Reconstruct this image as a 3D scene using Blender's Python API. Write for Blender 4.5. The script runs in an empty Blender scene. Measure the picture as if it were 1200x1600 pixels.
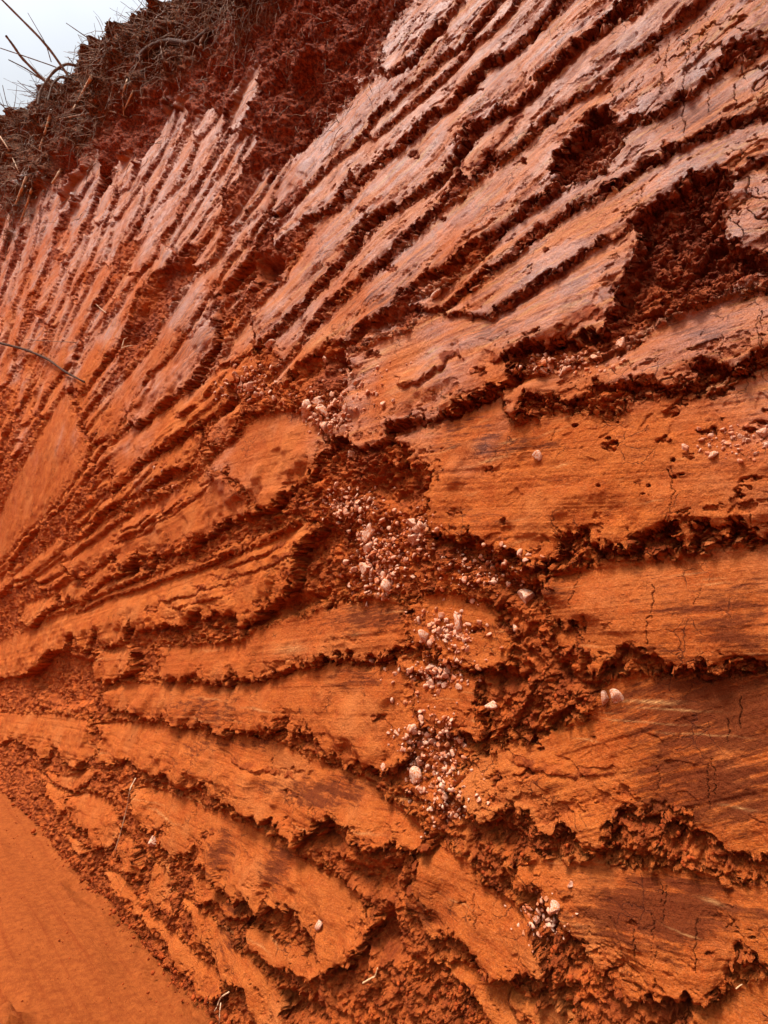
import bpy, math, random
import numpy as np

# ------------------------------------------------------------------ camera, sky, sun, exposure
scn = bpy.context.scene
F_PX, CX, CY, EYE = 800.0, 600.0, 800.0, 1.6          # focal length and centre in photo pixels (1200 x 1600)
TH = math.atan(200.0 / 800.0)                          # camera pitched up
cam_d = bpy.data.cameras.new('camera')
cam = bpy.data.objects.new('camera', cam_d)
scn.collection.objects.link(cam)
cam_d.sensor_fit = 'VERTICAL'
cam_d.sensor_height = 36.0
cam_d.lens = 36.0 * F_PX / 1600.0
cam_d.clip_start = 0.02
cam_d.clip_end = 2000.0
cam.location = (0, 0, EYE)
cam.rotation_euler = (math.pi / 2 + TH, 0, 0)
scn.camera = cam

SUN_ELEV, SUN_AZ = math.radians(65), math.radians(236)  # azimuth measured from +Y towards +X
world = bpy.data.worlds.new('World')
scn.world = world
world.use_nodes = True
nt = world.node_tree
bg = nt.nodes['Background']
sky = nt.nodes.new('ShaderNodeTexSky')
sky.sky_type = 'NISHITA'
sky.sun_disc = False
sky.sun_elevation = SUN_ELEV
sky.sun_rotation = SUN_AZ
sky.dust_density = 4.0
sky.air_density = 1.0
hsv = nt.nodes.new('ShaderNodeHueSaturation')           # thin white overcast in front of the blue
hsv.inputs['Saturation'].default_value = 0.16
nt.links.new(sky.outputs[0], hsv.inputs['Color'])
cl = nt.nodes.new('ShaderNodeTexNoise')                 # pale cloud sheet
cl.inputs['Scale'].default_value = 1.6
cl.inputs['Detail'].default_value = 5
cr = nt.nodes.new('ShaderNodeValToRGB')
cr.color_ramp.elements[0].position, cr.color_ramp.elements[1].position = .35, .7
cr.color_ramp.elements[0].color, cr.color_ramp.elements[1].color = (1.85, 2.0, 2.2, 1), (2.65, 2.75, 2.9, 1)
nt.links.new(nt.nodes.new('ShaderNodeTexCoord').outputs['Generated'], cl.inputs['Vector'])
nt.links.new(cl.outputs['Fac'], cr.inputs[0])
mx = nt.nodes.new('ShaderNodeMix')
mx.data_type = 'RGBA'
mx.inputs[0].default_value = .88
nt.links.new(hsv.outputs[0], mx.inputs[6])
dt = nt.nodes.new('ShaderNodeVectorMath')                # the cloud is brightest round the hidden sun
dt.operation = 'DOT_PRODUCT'
nrmz = nt.nodes.new('ShaderNodeVectorMath')
nrmz.operation = 'NORMALIZE'
nt.links.new(nt.nodes['Texture Coordinate'].outputs['Generated'], nrmz.inputs[0])
nt.links.new(nrmz.outputs[0], dt.inputs[0])
dt.inputs[1].default_value = (math.sin(SUN_AZ) * math.cos(SUN_ELEV), math.cos(SUN_AZ) * math.cos(SUN_ELEV), math.sin(SUN_ELEV))


def wmath(op, a, b):
    o = nt.nodes.new('ShaderNodeMath')
    o.operation = op
    nt.links.new(a, o.inputs[0])
    o.inputs[1].default_value = b
    return o.outputs[0]


glow = wmath('ADD', wmath('MULTIPLY', wmath('POWER', wmath('MAXIMUM', dt.outputs['Value'], 0.0), 6.0), 3.3), 0.23)
sc_ = nt.nodes.new('ShaderNodeVectorMath')
sc_.operation = 'SCALE'
nt.links.new(cr.outputs[0], sc_.inputs[0])
nt.links.new(glow, sc_.inputs['Scale'])
nt.links.new(sc_.outputs[0], mx.inputs[7])
nt.links.new(mx.outputs[2], bg.inputs[0])
bg.inputs[1].default_value = 0.12

sun_d = bpy.data.lights.new('sun', 'SUN')
sun = bpy.data.objects.new('sun', sun_d)
scn.collection.objects.link(sun)
sun_d.energy = 1.3
sun_d.angle = math.radians(16)
sun_d.color = (1.0, 0.95, 0.88)
sun.location = (0, -5, 20)
sun.rotation_euler = (math.pi / 2 - SUN_ELEV, 0, -SUN_AZ + math.pi)

scn.view_settings.view_transform = 'Standard'
scn.view_settings.look = 'None'
scn.view_settings.exposure = 2.16
scn.view_settings.gamma = 1.0
scn.cycles.max_bounces = 6
scn.cycles.diffuse_bounces = 4

rng = np.random.default_rng(7)
random.seed(7)
f32 = np.float32

# ------------------------------------------------------------------ geometry of the place
RX = np.array([1, 0, 0.0])
FW = np.array([0, math.cos(TH), math.sin(TH)])
UP = np.array([0, -math.sin(TH), math.cos(TH)])
EYEV = np.array([0, 0, EYE])


def ray(px, py):
    px = np.asarray(px, float)[..., None]
    py = np.asarray(py, float)[..., None]
    return (px - CX) / F_PX * RX + (CY - py) / F_PX * UP + FW


def project(P):
    q = np.asarray(P) - EYEV
    d = q @ FW
    return CX + F_PX * (q @ RX) / d, CY - F_PX * (q @ UP) / d


def on_ground(px, py, z=0.0):
    r = ray(px, py)
    return EYEV + r * ((z - EYE) / r[..., 2:3])


FOOT1, FOOT2 = on_ground(0, 1212), on_ground(320, 1570)
DIR = (FOOT2 - FOOT1) / np.linalg.norm(FOOT2 - FOOT1)     # runs along the bank
NH = np.array([DIR[1], -DIR[0], 0.0])
if NH @ FOOT1 > 0:
    NH = -NH                                               # horizontal, out of the bank
BAT = math.radians(4)
NRM = NH * math.cos(BAT) + np.array([0, 0, math.sin(BAT)])
UPW = np.cross(DIR, NRM)
if UPW[2] < 0:
    UPW = -UPW
WC = NRM @ (FOOT1 - EYEV)
DISP = NRM - 0.22 * UPW                                    # lips droop a little


def sstep(a, b, x):
    t = np.clip((x - a) / (b - a), 0, 1)
    return t * t * (3 - 2 * t)


def base_w(px, py):
    w = (ray(px, py) @ NRM) / WC
    e = 0.045 + 0.085 * sstep(1250, 650, np.asarray(py, float))
    return 0.5 * (w + np.sqrt(w * w + 4 * e * e))          # the bank curves round towards us far along


def base_P(px, py):
    return EYEV + ray(px, py) / base_w(px, py)[..., None]


def to_base(px, py, h):
    """pixel at which the undisplaced bank lies under a point seen at (px,py) standing h proud of it"""
    px = np.asarray(px, float)
    py = np.asarray(py, float)
    bx, by = px.copy(), py.copy()
    for _ in range(6):
        qx, qy = project(base_P(bx, by) + DISP * np.asarray(h)[..., None])
        bx, by = bx - (qx - px) * 0.9, by - (qy - py) * 0.9
    return bx, by


# brow: where the bank ends against the sky
BROW = np.array([(-400, 470), (-250, 390), (-120, 270), (-40, 212), (0, 193), (50, 180), (67, 147), (110, 130), (133, 93), (157, 72), (182, 62),
                 (207, 53), (217, 30), (250, 3), (300, -40), (360, -80), (460, -150), (620, -210), (1700, -330)], float)

# ------------------------------------------------------------------ noise
def hash2(ix, iy, seed):
    h = (ix.astype(np.int64) * 374761393 + iy.astype(np.int64) * 668265263 + seed * 1442695041) & 0xFFFFFFFF
    h = ((h ^ (h >> 13)) * 1274126177) & 0xFFFFFFFF
    h = ((h ^ (h >> 16)) * 2246822519) & 0xFFFFFFFF
    return ((h ^ (h >> 15)) & 0xFFFFFF).astype(f32) / f32(0xFFFFFF)


def vnoise(x, y, seed=0):
    ix, iy = np.floor(x), np.floor(y)
    fx, fy = (x - ix).astype(f32), (y - iy).astype(f32)
    ix, iy = ix.astype(np.int64), iy.astype(np.int64)
    ux, uy = fx * fx * fx * (fx * (fx * 6 - 15) + 10), fy * fy * fy * (fy * (fy * 6 - 15) + 10)
    a, b = hash2(ix, iy, seed), hash2(ix + 1, iy, seed)
    c, d = hash2(ix, iy + 1, seed), hash2(ix + 1, iy + 1, seed)
    return (a + (b - a) * ux + (c - a) * uy + (a - b - c + d) * ux * uy) * 2 - 1


def fbm(x, y, wl, octs, seed, foot=None, gain=0.5):
    out, amp = 0, 1.0
    for o in range(octs):
        n = vnoise(x / wl, y / wl, seed + o * 17)
        if foot is not None:
            n = n * sstep(1.2, 2.8, wl / foot)
        out = out + amp * n
        amp *= gain
        wl *= 0.5
    return out


def clods(x, y, size, seed, foot=None, raw=False):
    """broken clay: every cell is a tilted facet with a gap round it"""
    gx, gy = x / size, y / size
    ix, iy = np.floor(gx).astype(np.int64), np.floor(gy).astype(np.int64)
    f1 = np.full(gx.shape, 9.0, f32)
    f2 = f1.copy()
    hh = np.zeros(gx.shape, f32)
    for dx in (-1, 0, 1):
        for dy in (-1, 0, 1):
            cx, cy = ix + dx, iy + dy
            ox = (cx + hash2(cx, cy, seed) - gx).astype(f32)
            oy = (cy + hash2(cx, cy, seed + 1) - gy).astype(f32)
            d = np.sqrt(ox * ox + oy * oy)
            val = hash2(cx, cy, seed + 2) * 1.1 + ox * (hash2(cx, cy, seed + 3) * 2 - 1) * 1.3 + oy * (hash2(cx, cy, seed + 4) * 2.4 - 0.9)
            new = d < f1
            f2 = np.where(new, f1, np.minimum(f2, d))
            hh = np.where(new, val, hh)
            f1 = np.where(new, d, f1)
    if raw:
        return hh, f2 - f1
    out = hh - 0.55 - 0.45 * sstep(0.14, 0.0, f2 - f1)
    if foot is not None:
        out = out * sstep(1.2, 2.8, size / foot)
    return out


# ------------------------------------------------------------------ the scraped plates, traced (upper edge / lower lip, photo pixels)
SLABS = [l for l in '''
650,1065 700,1050 745,1065 / 645,1115 690,1140 745,1150 750,1110 | .02
635,1225 660,1215 690,1232 / 637,1238 660,1252 685,1258 695,1245 | .03
640,945 690,935 740,945 780,965 / 640,1005 665,1010 690,1030 720,1045 760,1047 790,1040 795,1000 | .03
605,1015 640,1030 680,1040 / 610,1030 640,1050 690,1060 | .02
690,1500 720,1507 770,1533 800,1540 850,1570 900,1610 / 700,1530 733,1550 747,1573 760,1590 800,1630 870,1680 | .04
800,1550 830,1553 870,1580 920,1620 / 800,1575 830,1605 880,1660 930,1680 | .03
1090,1572 1140,1555 1200,1540 1280,1530 / 1000,1660 1100,1680 1280,1680 | .02
800,1347 860,1353 933,1355 1000,1362 1067,1370 1133,1387 1200,1393 1280,1400 / 800,1350 807,1380 833,1387 847,1400 867,1433 880,1460 910,1483 907,1500 933,1517 953,1533 980,1573 1000,1583 1017,1567 1053,1567 1077,1553 1093,1563 1103,1560 1117,1547 1133,1520 1153,1477 1167,1507 1187,1520 1200,1525 1280,1540 | .04
652,1333 683,1323 700,1330 733,1357 753,1387 773,1400 800,1413 830,1440 / 648,1367 630,1397 627,1417 643,1443 663,1463 693,1463 720,1467 733,1483 750,1510 767,1527 800,1533 845,1520 | .06
713,1230 740,1200 800,1170 860,1160 925,1130 945,1105 947,1077 967,1070 1000,1063 1067,1058 1120,1067 1200,1062 1280,1060 / 713,1235 733,1273 757,1280 770,1272 800,1265 820,1273 837,1307 867,1313 880,1287 900,1313 933,1333 947,1327 945,1290 960,1257 1007,1267 1033,1277 1053,1267 1077,1270 1100,1313 1133,1337 1173,1347 1200,1342 1280,1345 | .045
862,975 885,968 900,990 / 860,980 867,1013 883,1017 905,1008 908,995 | .03
857,903 900,895 943,888 987,883 1067,878 1133,867 1200,855 1280,845 / 857,905 853,960 862,972 890,982 907,975 912,963 900,997 920,1030 923,1047 933,1048 973,1017 985,1007 1000,1020 1020,1018 1033,1038 1087,1045 1120,1040 1150,1027 1167,1030 1177,1038 1200,1040 1280,1050 | .045
613,675 660,668 700,645 740,640 780,620 800,665 830,665 880,650 950,660 1000,640 1060,620 1120,625 1180,600 1200,590 1280,560 / 618,690 645,700 618,722 660,715 680,735 677,745 683,750 670,770 672,800 673,833 690,837 717,840 730,833 753,847 773,860 800,867 820,878 863,873 870,840 883,828 913,833 922,850 943,853 963,850 980,860 985,835 1013,830 1050,813 1067,850 1073,852 1083,827 1103,813 1117,832 1130,832 1147,807 1160,810 1177,822 1187,837 1200,833 1280,830 | .045
790,600 830,590 900,577 967,557 1007,533 1033,513 1083,493 1133,467 1200,460 1280,440 / 790,640 805,660 820,612 860,612 873,633 897,620 917,613 927,593 947,603 960,600 987,590 1020,590 1033,607 1080,600 1093,587 1080,567 1097,560 1153,573 1177,553 1200,543 1280,520 | .04
553,560 575,545 605,533 640,525 667,495 700,480 760,497 800,475 850,440 900,410 950,378 985,360 / 512,690 530,680 543,683 555,700 565,695 590,690 610,665 640,655 660,650 673,653 700,633 715,620 733,625 767,605 790,590 800,575 790,560 800,545 833,533 870,527 893,527 943,503 963,473 963,440 980,400 990,365 | .05
1130,262 1150,250 1177,247 1200,245 1280,235 / 1132,265 1133,307 1127,335 1127,363 1150,377 1173,383 1200,397 1280,440 | .06
690,490 740,455 800,410 850,370 900,335 950,310 1000,275 1050,245 1110,220 1160,200 1200,185 1280,140 / 760,492 770,483 800,465 850,432 900,402 940,372 980,348 1000,333 1040,300 1077,267 1130,262 1150,270 1170,245 1200,240 1280,205 | .04
640,475 700,450 740,420 800,355 833,333 883,300 933,277 960,253 987,207 1047,177 1087,143 1120,113 1167,97 1200,77 1280,35 / 690,480 720,452 745,425 770,412 800,390 820,367 840,347 853,350 883,323 910,307 933,300 943,283 967,280 1000,250 1033,240 1037,220 1067,222 1073,213 1090,207 1117,197 1147,180 1177,173 1200,160 1280,110 | .045
420,600 470,545 520,490 570,445 620,400 680,345 740,295 800,245 860,190 930,140 1010,75 1090,15 1150,-40 / 415,605 440,600 452,580 467,563 513,533 547,530 560,503 587,493 617,463 623,453 647,440 667,427 693,413 717,390 767,360 800,337 813,328 837,307 867,283 870,240 905,190 920,168 945,163 970,187 987,180 1013,170 1033,170 1040,153 1077,137 1107,117 1113,100 1133,90 1130,70 1153,63 1177,60 1200,47 1280,10 | .05
420,540 470,490 520,435 560,390 600,350 640,320 690,290 730,240 770,195 810,165 845,130 880,95 930,60 1000,20 1050,-30 / 440,560 490,497 513,467 540,450 560,427 593,407 613,380 643,353 660,337 677,323 700,295 713,263 733,277 763,235 780,240 800,230 820,213 837,197 853,177 870,163 897,150 933,123 967,97 987,77 1007,63 1040,33 1087,3 1130,-40 | .04
395,490 440,440 470,395 500,345 540,325 575,285 600,260 640,225 680,190 730,150 770,110 830,70 880,20 930,-40 / 400,540 430,510 460,480 493,443 510,420 547,383 557,355 587,323 613,320 630,310 653,293 690,270 693,253 717,227 720,207 750,187 767,173 800,160 833,137 840,113 877,83 900,60 945,20 990,-30 | .04
350,567 363,533 400,487 430,450 457,420 490,400 / 352,570 400,540 430,510 460,480 493,443 510,420 | .03
430,345 470,308 510,265 545,235 580,215 640,165 700,118 745,70 800,15 850,-50 / 427,385 457,360 477,340 497,330 523,317 533,293 547,270 557,280 567,263 590,247 607,233 633,213 657,187 663,177 693,163 713,143 737,117 750,100 800,75 830,45 870,0 910,-50 | .035
575,205 620,160 670,112 720,72 770,10 815,-50 / 580,215 620,180 660,145 700,110 720,87 743,63 767,50 800,7 845,-50 | .03
427,327 440,285 460,247 500,213 535,175 567,137 600,115 640,97 680,55 715,5 760,-50 / 430,335 440,333 470,300 510,257 543,227 573,197 577,180 587,173 613,153 630,133 643,127 667,107 683,90 700,80 720,67 740,43 753,23 770,3 810,-50 | .045
600,103 603,77 617,33 647,0 690,-60 / 602,110 620,105 643,90 657,70 680,47 697,20 713,3 750,-50 | .05
337,500 400,440 / 337,530 345,520 | .02
405,335 375,365 347,400 327,417 300,443 273,480 253,513 243,540 207,577 180,613 172,640 / 418,330 385,375 353,407 330,443 323,467 300,497 283,523 267,550 233,580 210,617 200,643 177,677 143,693 | .055
330,460 300,497 267,550 235,582 210,617 / 337,500 337,530 317,557 297,597 267,613 247,633 210,667 200,655 | .04
400,540 350,575 320,600 300,615 247,645 210,672 175,698 / 400,575 380,590 357,600 353,630 333,650 310,663 267,690 233,707 213,727 173,767 165,730 | .035
323,660 345,640 365,635 385,620 / 322,665 321,690 325,698 345,688 358,678 365,660 385,640 | .06
310,668 267,697 235,715 200,745 160,785 130,825 / 318,690 300,705 297,725 255,735 230,760 213,770 190,780 160,800 130,835 | .04
323,735 345,705 400,655 450,645 480,650 510,692 / 120,880 173,867 193,893 207,867 230,883 235,870 263,857 277,863 293,837 310,843 350,817 370,797 400,795 430,790 437,768 473,750 483,720 510,697 520,695 | .05
323,735 300,755 265,775 230,790 200,805 140,845 100,880 / 345,740 400,800 350,817 310,843 277,863 235,870 207,867 193,893 173,867 120,905 | .045
190,800 160,815 130,840 100,860 / 200,805 180,815 163,828 147,842 130,850 105,875 | .03
170,867 130,890 100,915 90,930 / 200,890 185,898 160,905 145,920 120,945 107,933 100,945 90,932 | .04
32,970 40,943 67,935 90,930 / 32,973 45,980 55,972 67,957 90,945 | .04
400,840 370,850 333,867 273,885 233,903 167,928 117,950 / 480,810 443,827 400,850 370,860 333,877 300,890 273,897 247,907 233,913 190,927 167,933 140,947 117,957 | .03
-60,1020 0,1003 100,960 147,947 233,917 333,883 400,857 450,835 480,815 / -60,1085 0,1060 30,1057 50,1047 77,1017 97,1017 107,987 127,1020 133,1007 143,980 153,1010 167,1013 190,1000 200,967 210,987 233,983 260,973 270,983 283,980 297,957 317,967 333,957 360,963 370,980 400,963 417,920 418,943 440,933 457,907 453,870 467,850 483,827 | .045
150,1018 180,1012 207,1013 / 150,1022 147,1060 153,1067 170,1065 180,1060 203,1050 207,1018 | .04
247,1010 283,1012 333,1008 377,1010 400,987 467,970 510,953 550,943 600,943 640,948 / 245,1015 243,1040 247,1060 253,1063 283,1060 300,1053 320,1067 350,1070 360,1050 377,1063 400,1063 427,1053 473,1040 503,1027 510,1033 533,1030 540,1020 547,1032 587,1030 600,1033 607,1020 640,1010 | .03
160,1083 187,1070 253,1067 300,1070 367,1073 400,1067 450,1053 533,1037 567,1033 600,1038 627,1047 655,1070 / 161,1087 170,1113 190,1113 200,1110 213,1123 233,1127 250,1120 267,1137 293,1137 310,1130 327,1147 347,1147 367,1143 400,1150 413,1143 433,1130 443,1153 457,1153 467,1147 487,1167 503,1183 517,1173 527,1200 545,1190 565,1195 580,1200 590,1207 620,1190 640,1150 655,1110 660,1085 | .045
0,1113 40,1117 80,1117 110,1122 145,1127 / -60,1165 0,1163 20,1153 40,1170 60,1183 65,1195 80,1170 90,1170 97,1187 105,1197 120,1200 130,1188 150,1180 | .04
147,1130 187,1130 253,1133 300,1140 333,1150 400,1155 430,1160 480,1185 520,1200 560,1215 587,1233 613,1260 633,1273 663,1303 668,1318 / 147,1134 150,1165 157,1190 170,1195 190,1190 205,1200 220,1207 233,1220 253,1213 263,1230 287,1237 300,1230 315,1230 317,1250 330,1247 337,1263 350,1260 363,1257 370,1267 387,1277 403,1285 430,1290 433,1307 453,1320 467,1310 487,1307 490,1280 513,1277 540,1297 547,1317 557,1327 563,1337 580,1330 600,1327 613,1317 633,1333 647,1333 663,1327 669,1322 | .055
70,1203 97,1215 120,1210 145,1200 / 70,1210 85,1228 97,1232 115,1236 135,1222 147,1207 | .04
68,1215 80,1225 103,1240 / 68,1218 70,1245 83,1263 92,1272 103,1265 105,1245 | .04
107,1245 140,1238 175,1255 185,1280 / 105,1250 107,1290 120,1297 138,1300 143,1325 160,1327 178,1310 185,1290 | .04
103,1300 125,1313 143,1325 / 103,1307 113,1327 120,1337 130,1335 143,1330 | .03
180,1305 200,1303 213,1320 / 178,1310 180,1340 190,1355 205,1375 212,1370 214,1345 | .04
235,1335 250,1350 265,1375 268,1400 / 230,1345 228,1400 237,1415 245,1428 257,1425 265,1430 270,1410 | .05
203,1232 233,1230 260,1240 300,1253 350,1275 400,1297 433,1317 467,1343 510,1367 540,1387 560,1407 577,1427 / 203,1237 207,1273 217,1300 233,1300 243,1297 240,1323 257,1340 277,1343 297,1327 300,1350 320,1373 333,1387 353,1397 363,1410 383,1403 400,1427 410,1413 420,1413 433,1423 450,1437 460,1457 473,1473 487,1473 500,1500 513,1513 540,1508 560,1480 575,1450 | .055
298,1362 320,1378 347,1400 383,1425 / 297,1366 297,1387 300,1407 310,1413 327,1410 337,1413 353,1433 377,1437 390,1428 | .04
377,1450 400,1452 433,1470 467,1483 490,1497 505,1515 / 379,1455 383,1470 400,1493 420,1513 450,1517 477,1533 500,1527 510,1520 | .045
270,1387 293,1407 320,1430 350,1460 373,1490 400,1513 425,1545 440,1580 / 267,1392 280,1417 293,1433 300,1463 323,1500 337,1510 343,1530 360,1543 377,1547 383,1573 397,1600 420,1650 450,1660 | .05
167,1360 187,1363 213,1397 240,1427 273,1460 300,1487 333,1520 353,1547 / 167,1370 177,1400 200,1413 203,1430 220,1433 233,1453 250,1470 263,1490 267,1510 283,1530 297,1550 313,1567 333,1563 347,1553 | .05
93,330 117,287 143,265 / 93,335 108,327 127,300 145,275 | .04
185,270 205,240 213,240 / 183,300 200,290 207,270 213,250 | .05
147,343 155,310 170,290 178,290 / 152,350 165,340 175,315 178,295 | .05
275,163 247,215 225,245 203,285 183,320 177,335 / 277,170 265,210 243,250 220,280 205,310 185,335 178,340 | .05
223,290 190,320 178,355 172,385 165,410 / 223,300 215,335 195,365 180,390 170,420 | .05
352,175 330,190 312,220 308,240 290,285 262,310 243,330 235,360 215,395 200,430 / 354,190 345,215 325,250 305,285 290,305 280,320 272,345 250,370 240,400 215,425 | .06
388,208 370,225 350,270 335,285 320,310 300,340 280,370 262,400 / 388,215 375,240 362,270 345,300 320,335 300,365 290,380 270,410 | .06
405,100 385,130 365,180 360,200 / 415,110 400,150 385,180 375,200 362,203 | .05
303,205 325,170 340,168 / 305,213 320,205 338,180 | .05
217,400 200,420 178,455 173,465 / 222,405 213,430 200,443 180,468 | .05
250,375 232,410 207,450 190,480 165,510 150,530 130,565 110,590 / 270,395 255,417 235,427 213,457 197,503 187,527 167,557 143,590 125,615 | .06
170,400 140,450 120,490 95,540 70,590 50,640 / 177,420 150,467 127,510 113,560 85,590 65,620 52,650 | .05
105,610 70,670 30,740 5,790 -30,860 / 118,640 125,680 140,695 125,735 105,760 85,790 40,830 10,870 -30,910 | .015
'''.strip().split('\n')]
SLABS = [(np.array([[float(v) for v in p.split(',')] for p in l.split('|')[0].split('/')[0].split()]),
          np.array([[float(v) for v in p.split(',')] for p in l.split('|')[0].split('/')[1].split()]),
          float(l.split('|')[1])) for l in SLABS]
# narrow far plates of the fan on the left: drawn along the grooves, between the traced ones
_r = random.Random(3)
FAN = []
for k in range(80):
    y0 = _r.uniform(330, 980)
    x0 = _r.uniform(-60, 150) if y0 > 450 else _r.uniform(-60, 120)
    dx, dy = x0 + 130, y0 - 1050
    # grooves fan out of a point beyond the left edge and steepen upwards
    ang = math.atan2(-dy, dx)
    L = _r.uniform(45, 150)
    wd = _r.uniform(8, 20)
    ux, uy = math.cos(ang), -math.sin(ang)
    nx, ny = -uy, ux                                       # below-right of the groove
    up_, lo_ = [], []
    for i in range(6):
        t = i / 5
        ww = wd * math.sin(math.pi * (0.08 + 0.84 * t)) ** 0.5
        bx, by = x0 + ux * L * t + nx * .10 * L * t * t, y0 + uy * L * t + ny * .10 * L * t * t
        up_.append((bx, by))
        lo_.append((bx + nx * ww + _r.uniform(-2, 2), by + ny * ww + _r.uniform(-2, 2)))
    FAN.append((np.array(up_), np.array(lo_), 0.05))
def strip(x0, y0, L, wd, lip, n=6, rough=2.0, vp=(-130, 1050)):
    ang = math.atan2(vp[1] - y0, x0 - vp[0])
    ux, uy = math.cos(ang), -math.sin(ang)
    nx, ny = -uy, ux
    up_, lo_ = [], []
    for i in range(n):
        t = i / (n - 1)
        ww = wd * math.sin(math.pi * (0.08 + 0.84 * t)) ** 0.5
        bx, by = x0 + ux * L * t, y0 + uy * L * t
        up_.append((bx, by))
        lo_.append((bx + nx * ww + _r.uniform(-rough, rough), by + ny * ww + _r.uniform(-rough, rough)))
    return np.array(up_), np.array(lo_), lip


for k in range(30):                                       # strips reaching up to the roots
    x0 = _r.uniform(-20, 375)
    lo = np.interp(x0, [0, 60, 110, 200, 290, 340, 400], [370, 325, 270, 205, 170, 150, 140])
    y0 = lo + _r.uniform(70, 300)
    L = min(_r.uniform(40, 120), (y0 - lo) * 1.05)
    FAN.append(strip(x0, y0 + 25, L * 1.9, _r.uniform(9, 20), .03, 9))
LEDGES = []
for k in range(30):                                        # thin torn ledges stacked on the far part
    x0, y0 = _r.uniform(-40, 330), _r.uniform(520, 960)
    if y0 < 900 - 1.0 * x0 - 250:
        continue
    LEDGES.append(strip(x0, y0, _r.uniform(50, 150), _r.uniform(9, 18), _r.uniform(.012, .022), 9, 3.0))
for k in range(26):                                        # and here and there on the near plates
    x0, y0 = _r.uniform(120, 1000), _r.uniform(80, 1520)
    LEDGES.append(strip(x0, y0, _r.uniform(70, 240), _r.uniform(14, 34), _r.uniform(.006, .013), 14, 5.0, (-160, 1030)))


def _fan_angle(sl):
    c = np.vstack([sl[0], sl[1]]).mean(0)
    return math.atan2(1000 - c[1], c[0] + 160)


SLABS = FAN + sorted(SLABS, key=_fan_angle) + LEDGES                # lower plates first, each lip then hangs over the one below

PITS = [  # hollows: outline / depth in metres
    ('985,345 1010,320 1080,265 1128,268 1130,365 1200,402 1260,440 1200,440 1120,450 1075,480 1040,500 1010,530 965,515 948,503 968,460 972,440 985,400', .055),
    ('868,285 870,250 890,215 905,185 920,168 945,163 960,185 985,190 985,205 965,240 950,255 910,270', .055),
    ('680,300 700,255 720,225 760,200 790,180 800,190 765,225 740,245 735,280 710,300', .05),
    ('807,67 830,35 870,17 865,40 840,60', .04), ('880,60 900,40 960,20 1025,-10 990,30 940,70 900,75', .06),
    ('665,577 668,555 700,552 735,555 732,565 690,570', .05), ('832,690 850,680 872,685 880,712 865,715 845,700', .05),
    ('1160,690 1200,675 1230,690 1200,725 1160,715', .04), ('1028,668 1050,672 1040,680', .04),
    ('490,1290 512,1277 538,1297 545,1317 520,1320 500,1310', .06),
    ('557,323 590,320 613,325 605,350 575,360 555,355', .05), ('520,560 545,530 555,545 550,590 515,598', .07),
    ('455,600 470,570 513,540 515,590 490,600', .05), ('600,485 640,465 665,480 650,510 610,525 575,530 550,545 565,505', .05),
    ('210,560 240,520 260,480 300,440 330,410 340,400 250,420 225,470 195,530', .07),
    ('105,640 125,640 130,660 112,690 100,680', .08), ('400,400 455,400 450,430 430,445 400,440', .09),
    ('330,430 390,405 440,405 440,440 410,460 345,465', .06), ('325,555 345,535 355,545 345,570 315,600 300,600', .05),
    ('170,700 205,655 205,665 180,715 140,735', .05), ('298,690 320,675 322,700 300,730 285,720', .05),
    ('560,770 590,740 640,700 670,735 680,790 640,800 600,790', .05), ('500,790 520,760 560,780 540,800', .03),
    ('460,860 500,820 530,810 545,840 520,870 480,880', .04), ('400,950 430,930 520,920 510,945 420,980 370,985', .05),
    ('690,840 740,835 790,870 800,890 850,910 850,960 790,930 740,890', .06), ('860,1005 900,1050 940,1060 945,1085 910,1075 870,1040', .08),
    ('700,1030 790,1045 830,1050 850,1080 780,1075 720,1055', .05), ('955,1255 1075,1275 1100,1310 1060,1300 1000,1280', .07),
    ('580,1440 625,1400 640,1450 640,1500 600,1480', .09), ('400,1530 470,1545 520,1570 540,1600 420,1600', .06),
    ('545,1340 640,1330 650,1345 620,1400 560,1390', .05), ('730,1280 800,1275 840,1310 900,1330 880,1345 800,1330', .05),
    ('380,1415 400,1440 450,1470 470,1490 430,1475 390,1450', .05), ('230,745 300,725 290,750 240,770', .04),
    ('60,1000 110,1020 150,1030 150,1100 100,1110 60,1080 40,1060', .05), ('30,1060 60,1030 70,1090 40,1100', .03),
    ('30,540 65,530 60,590 38,590', .06), ('0,815 14,820 12,850 0,855', .06), ('880,835 915,832 922,850 890,850', .06), ('990,840 1050,820 1065,850 1010,858', .06),
    ('800,545 870,530 945,505 955,515 900,560 820,560', .05), ('1085,565 1150,575 1180,560 1190,590 1140,600 1100,590', .05),
]
_r = random.Random(17)
CHIPS = []
for (x0, x1, y0, y1, n) in ((825, 1195, 625, 775, 44), (680, 1195, 700, 850, 10), (640, 790, 955, 1030, 8), (730, 930, 1120, 1250, 22), (820, 1190, 1440, 1560, 22), (660, 800, 1380, 1520, 10), (440, 640, 1060, 1180, 8),
                            (100, 420, 850, 960, 14), (560, 800, 540, 640, 12), (420, 560, 640, 730, 8), (420, 1000, 60, 420, 26), (250, 560, 1170, 1400, 14)):
    for _ in range(n):
        cx, cy, r = _r.uniform(x0, x1), _r.uniform(y0, y1), _r.uniform(3, 10) * _r.choice((.6, 1, 1.2))
        CHIPS.append((np.array([(cx + 1.5 * r * _r.uniform(.5, 1.2) * math.cos(k), cy + .8 * r * _r.uniform(.5, 1.2) * math.sin(k)) for k in np.linspace(0, 5.6, 8)]), _r.uniform(.003, .014)))
_r.shuffle(CHIPS)
CHIPS = CHIPS[:110]
PITS = [(np.array([[float(v) for v in p.split(',')] for p in a.split()]), d * .8) for a, d in PITS]

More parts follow.
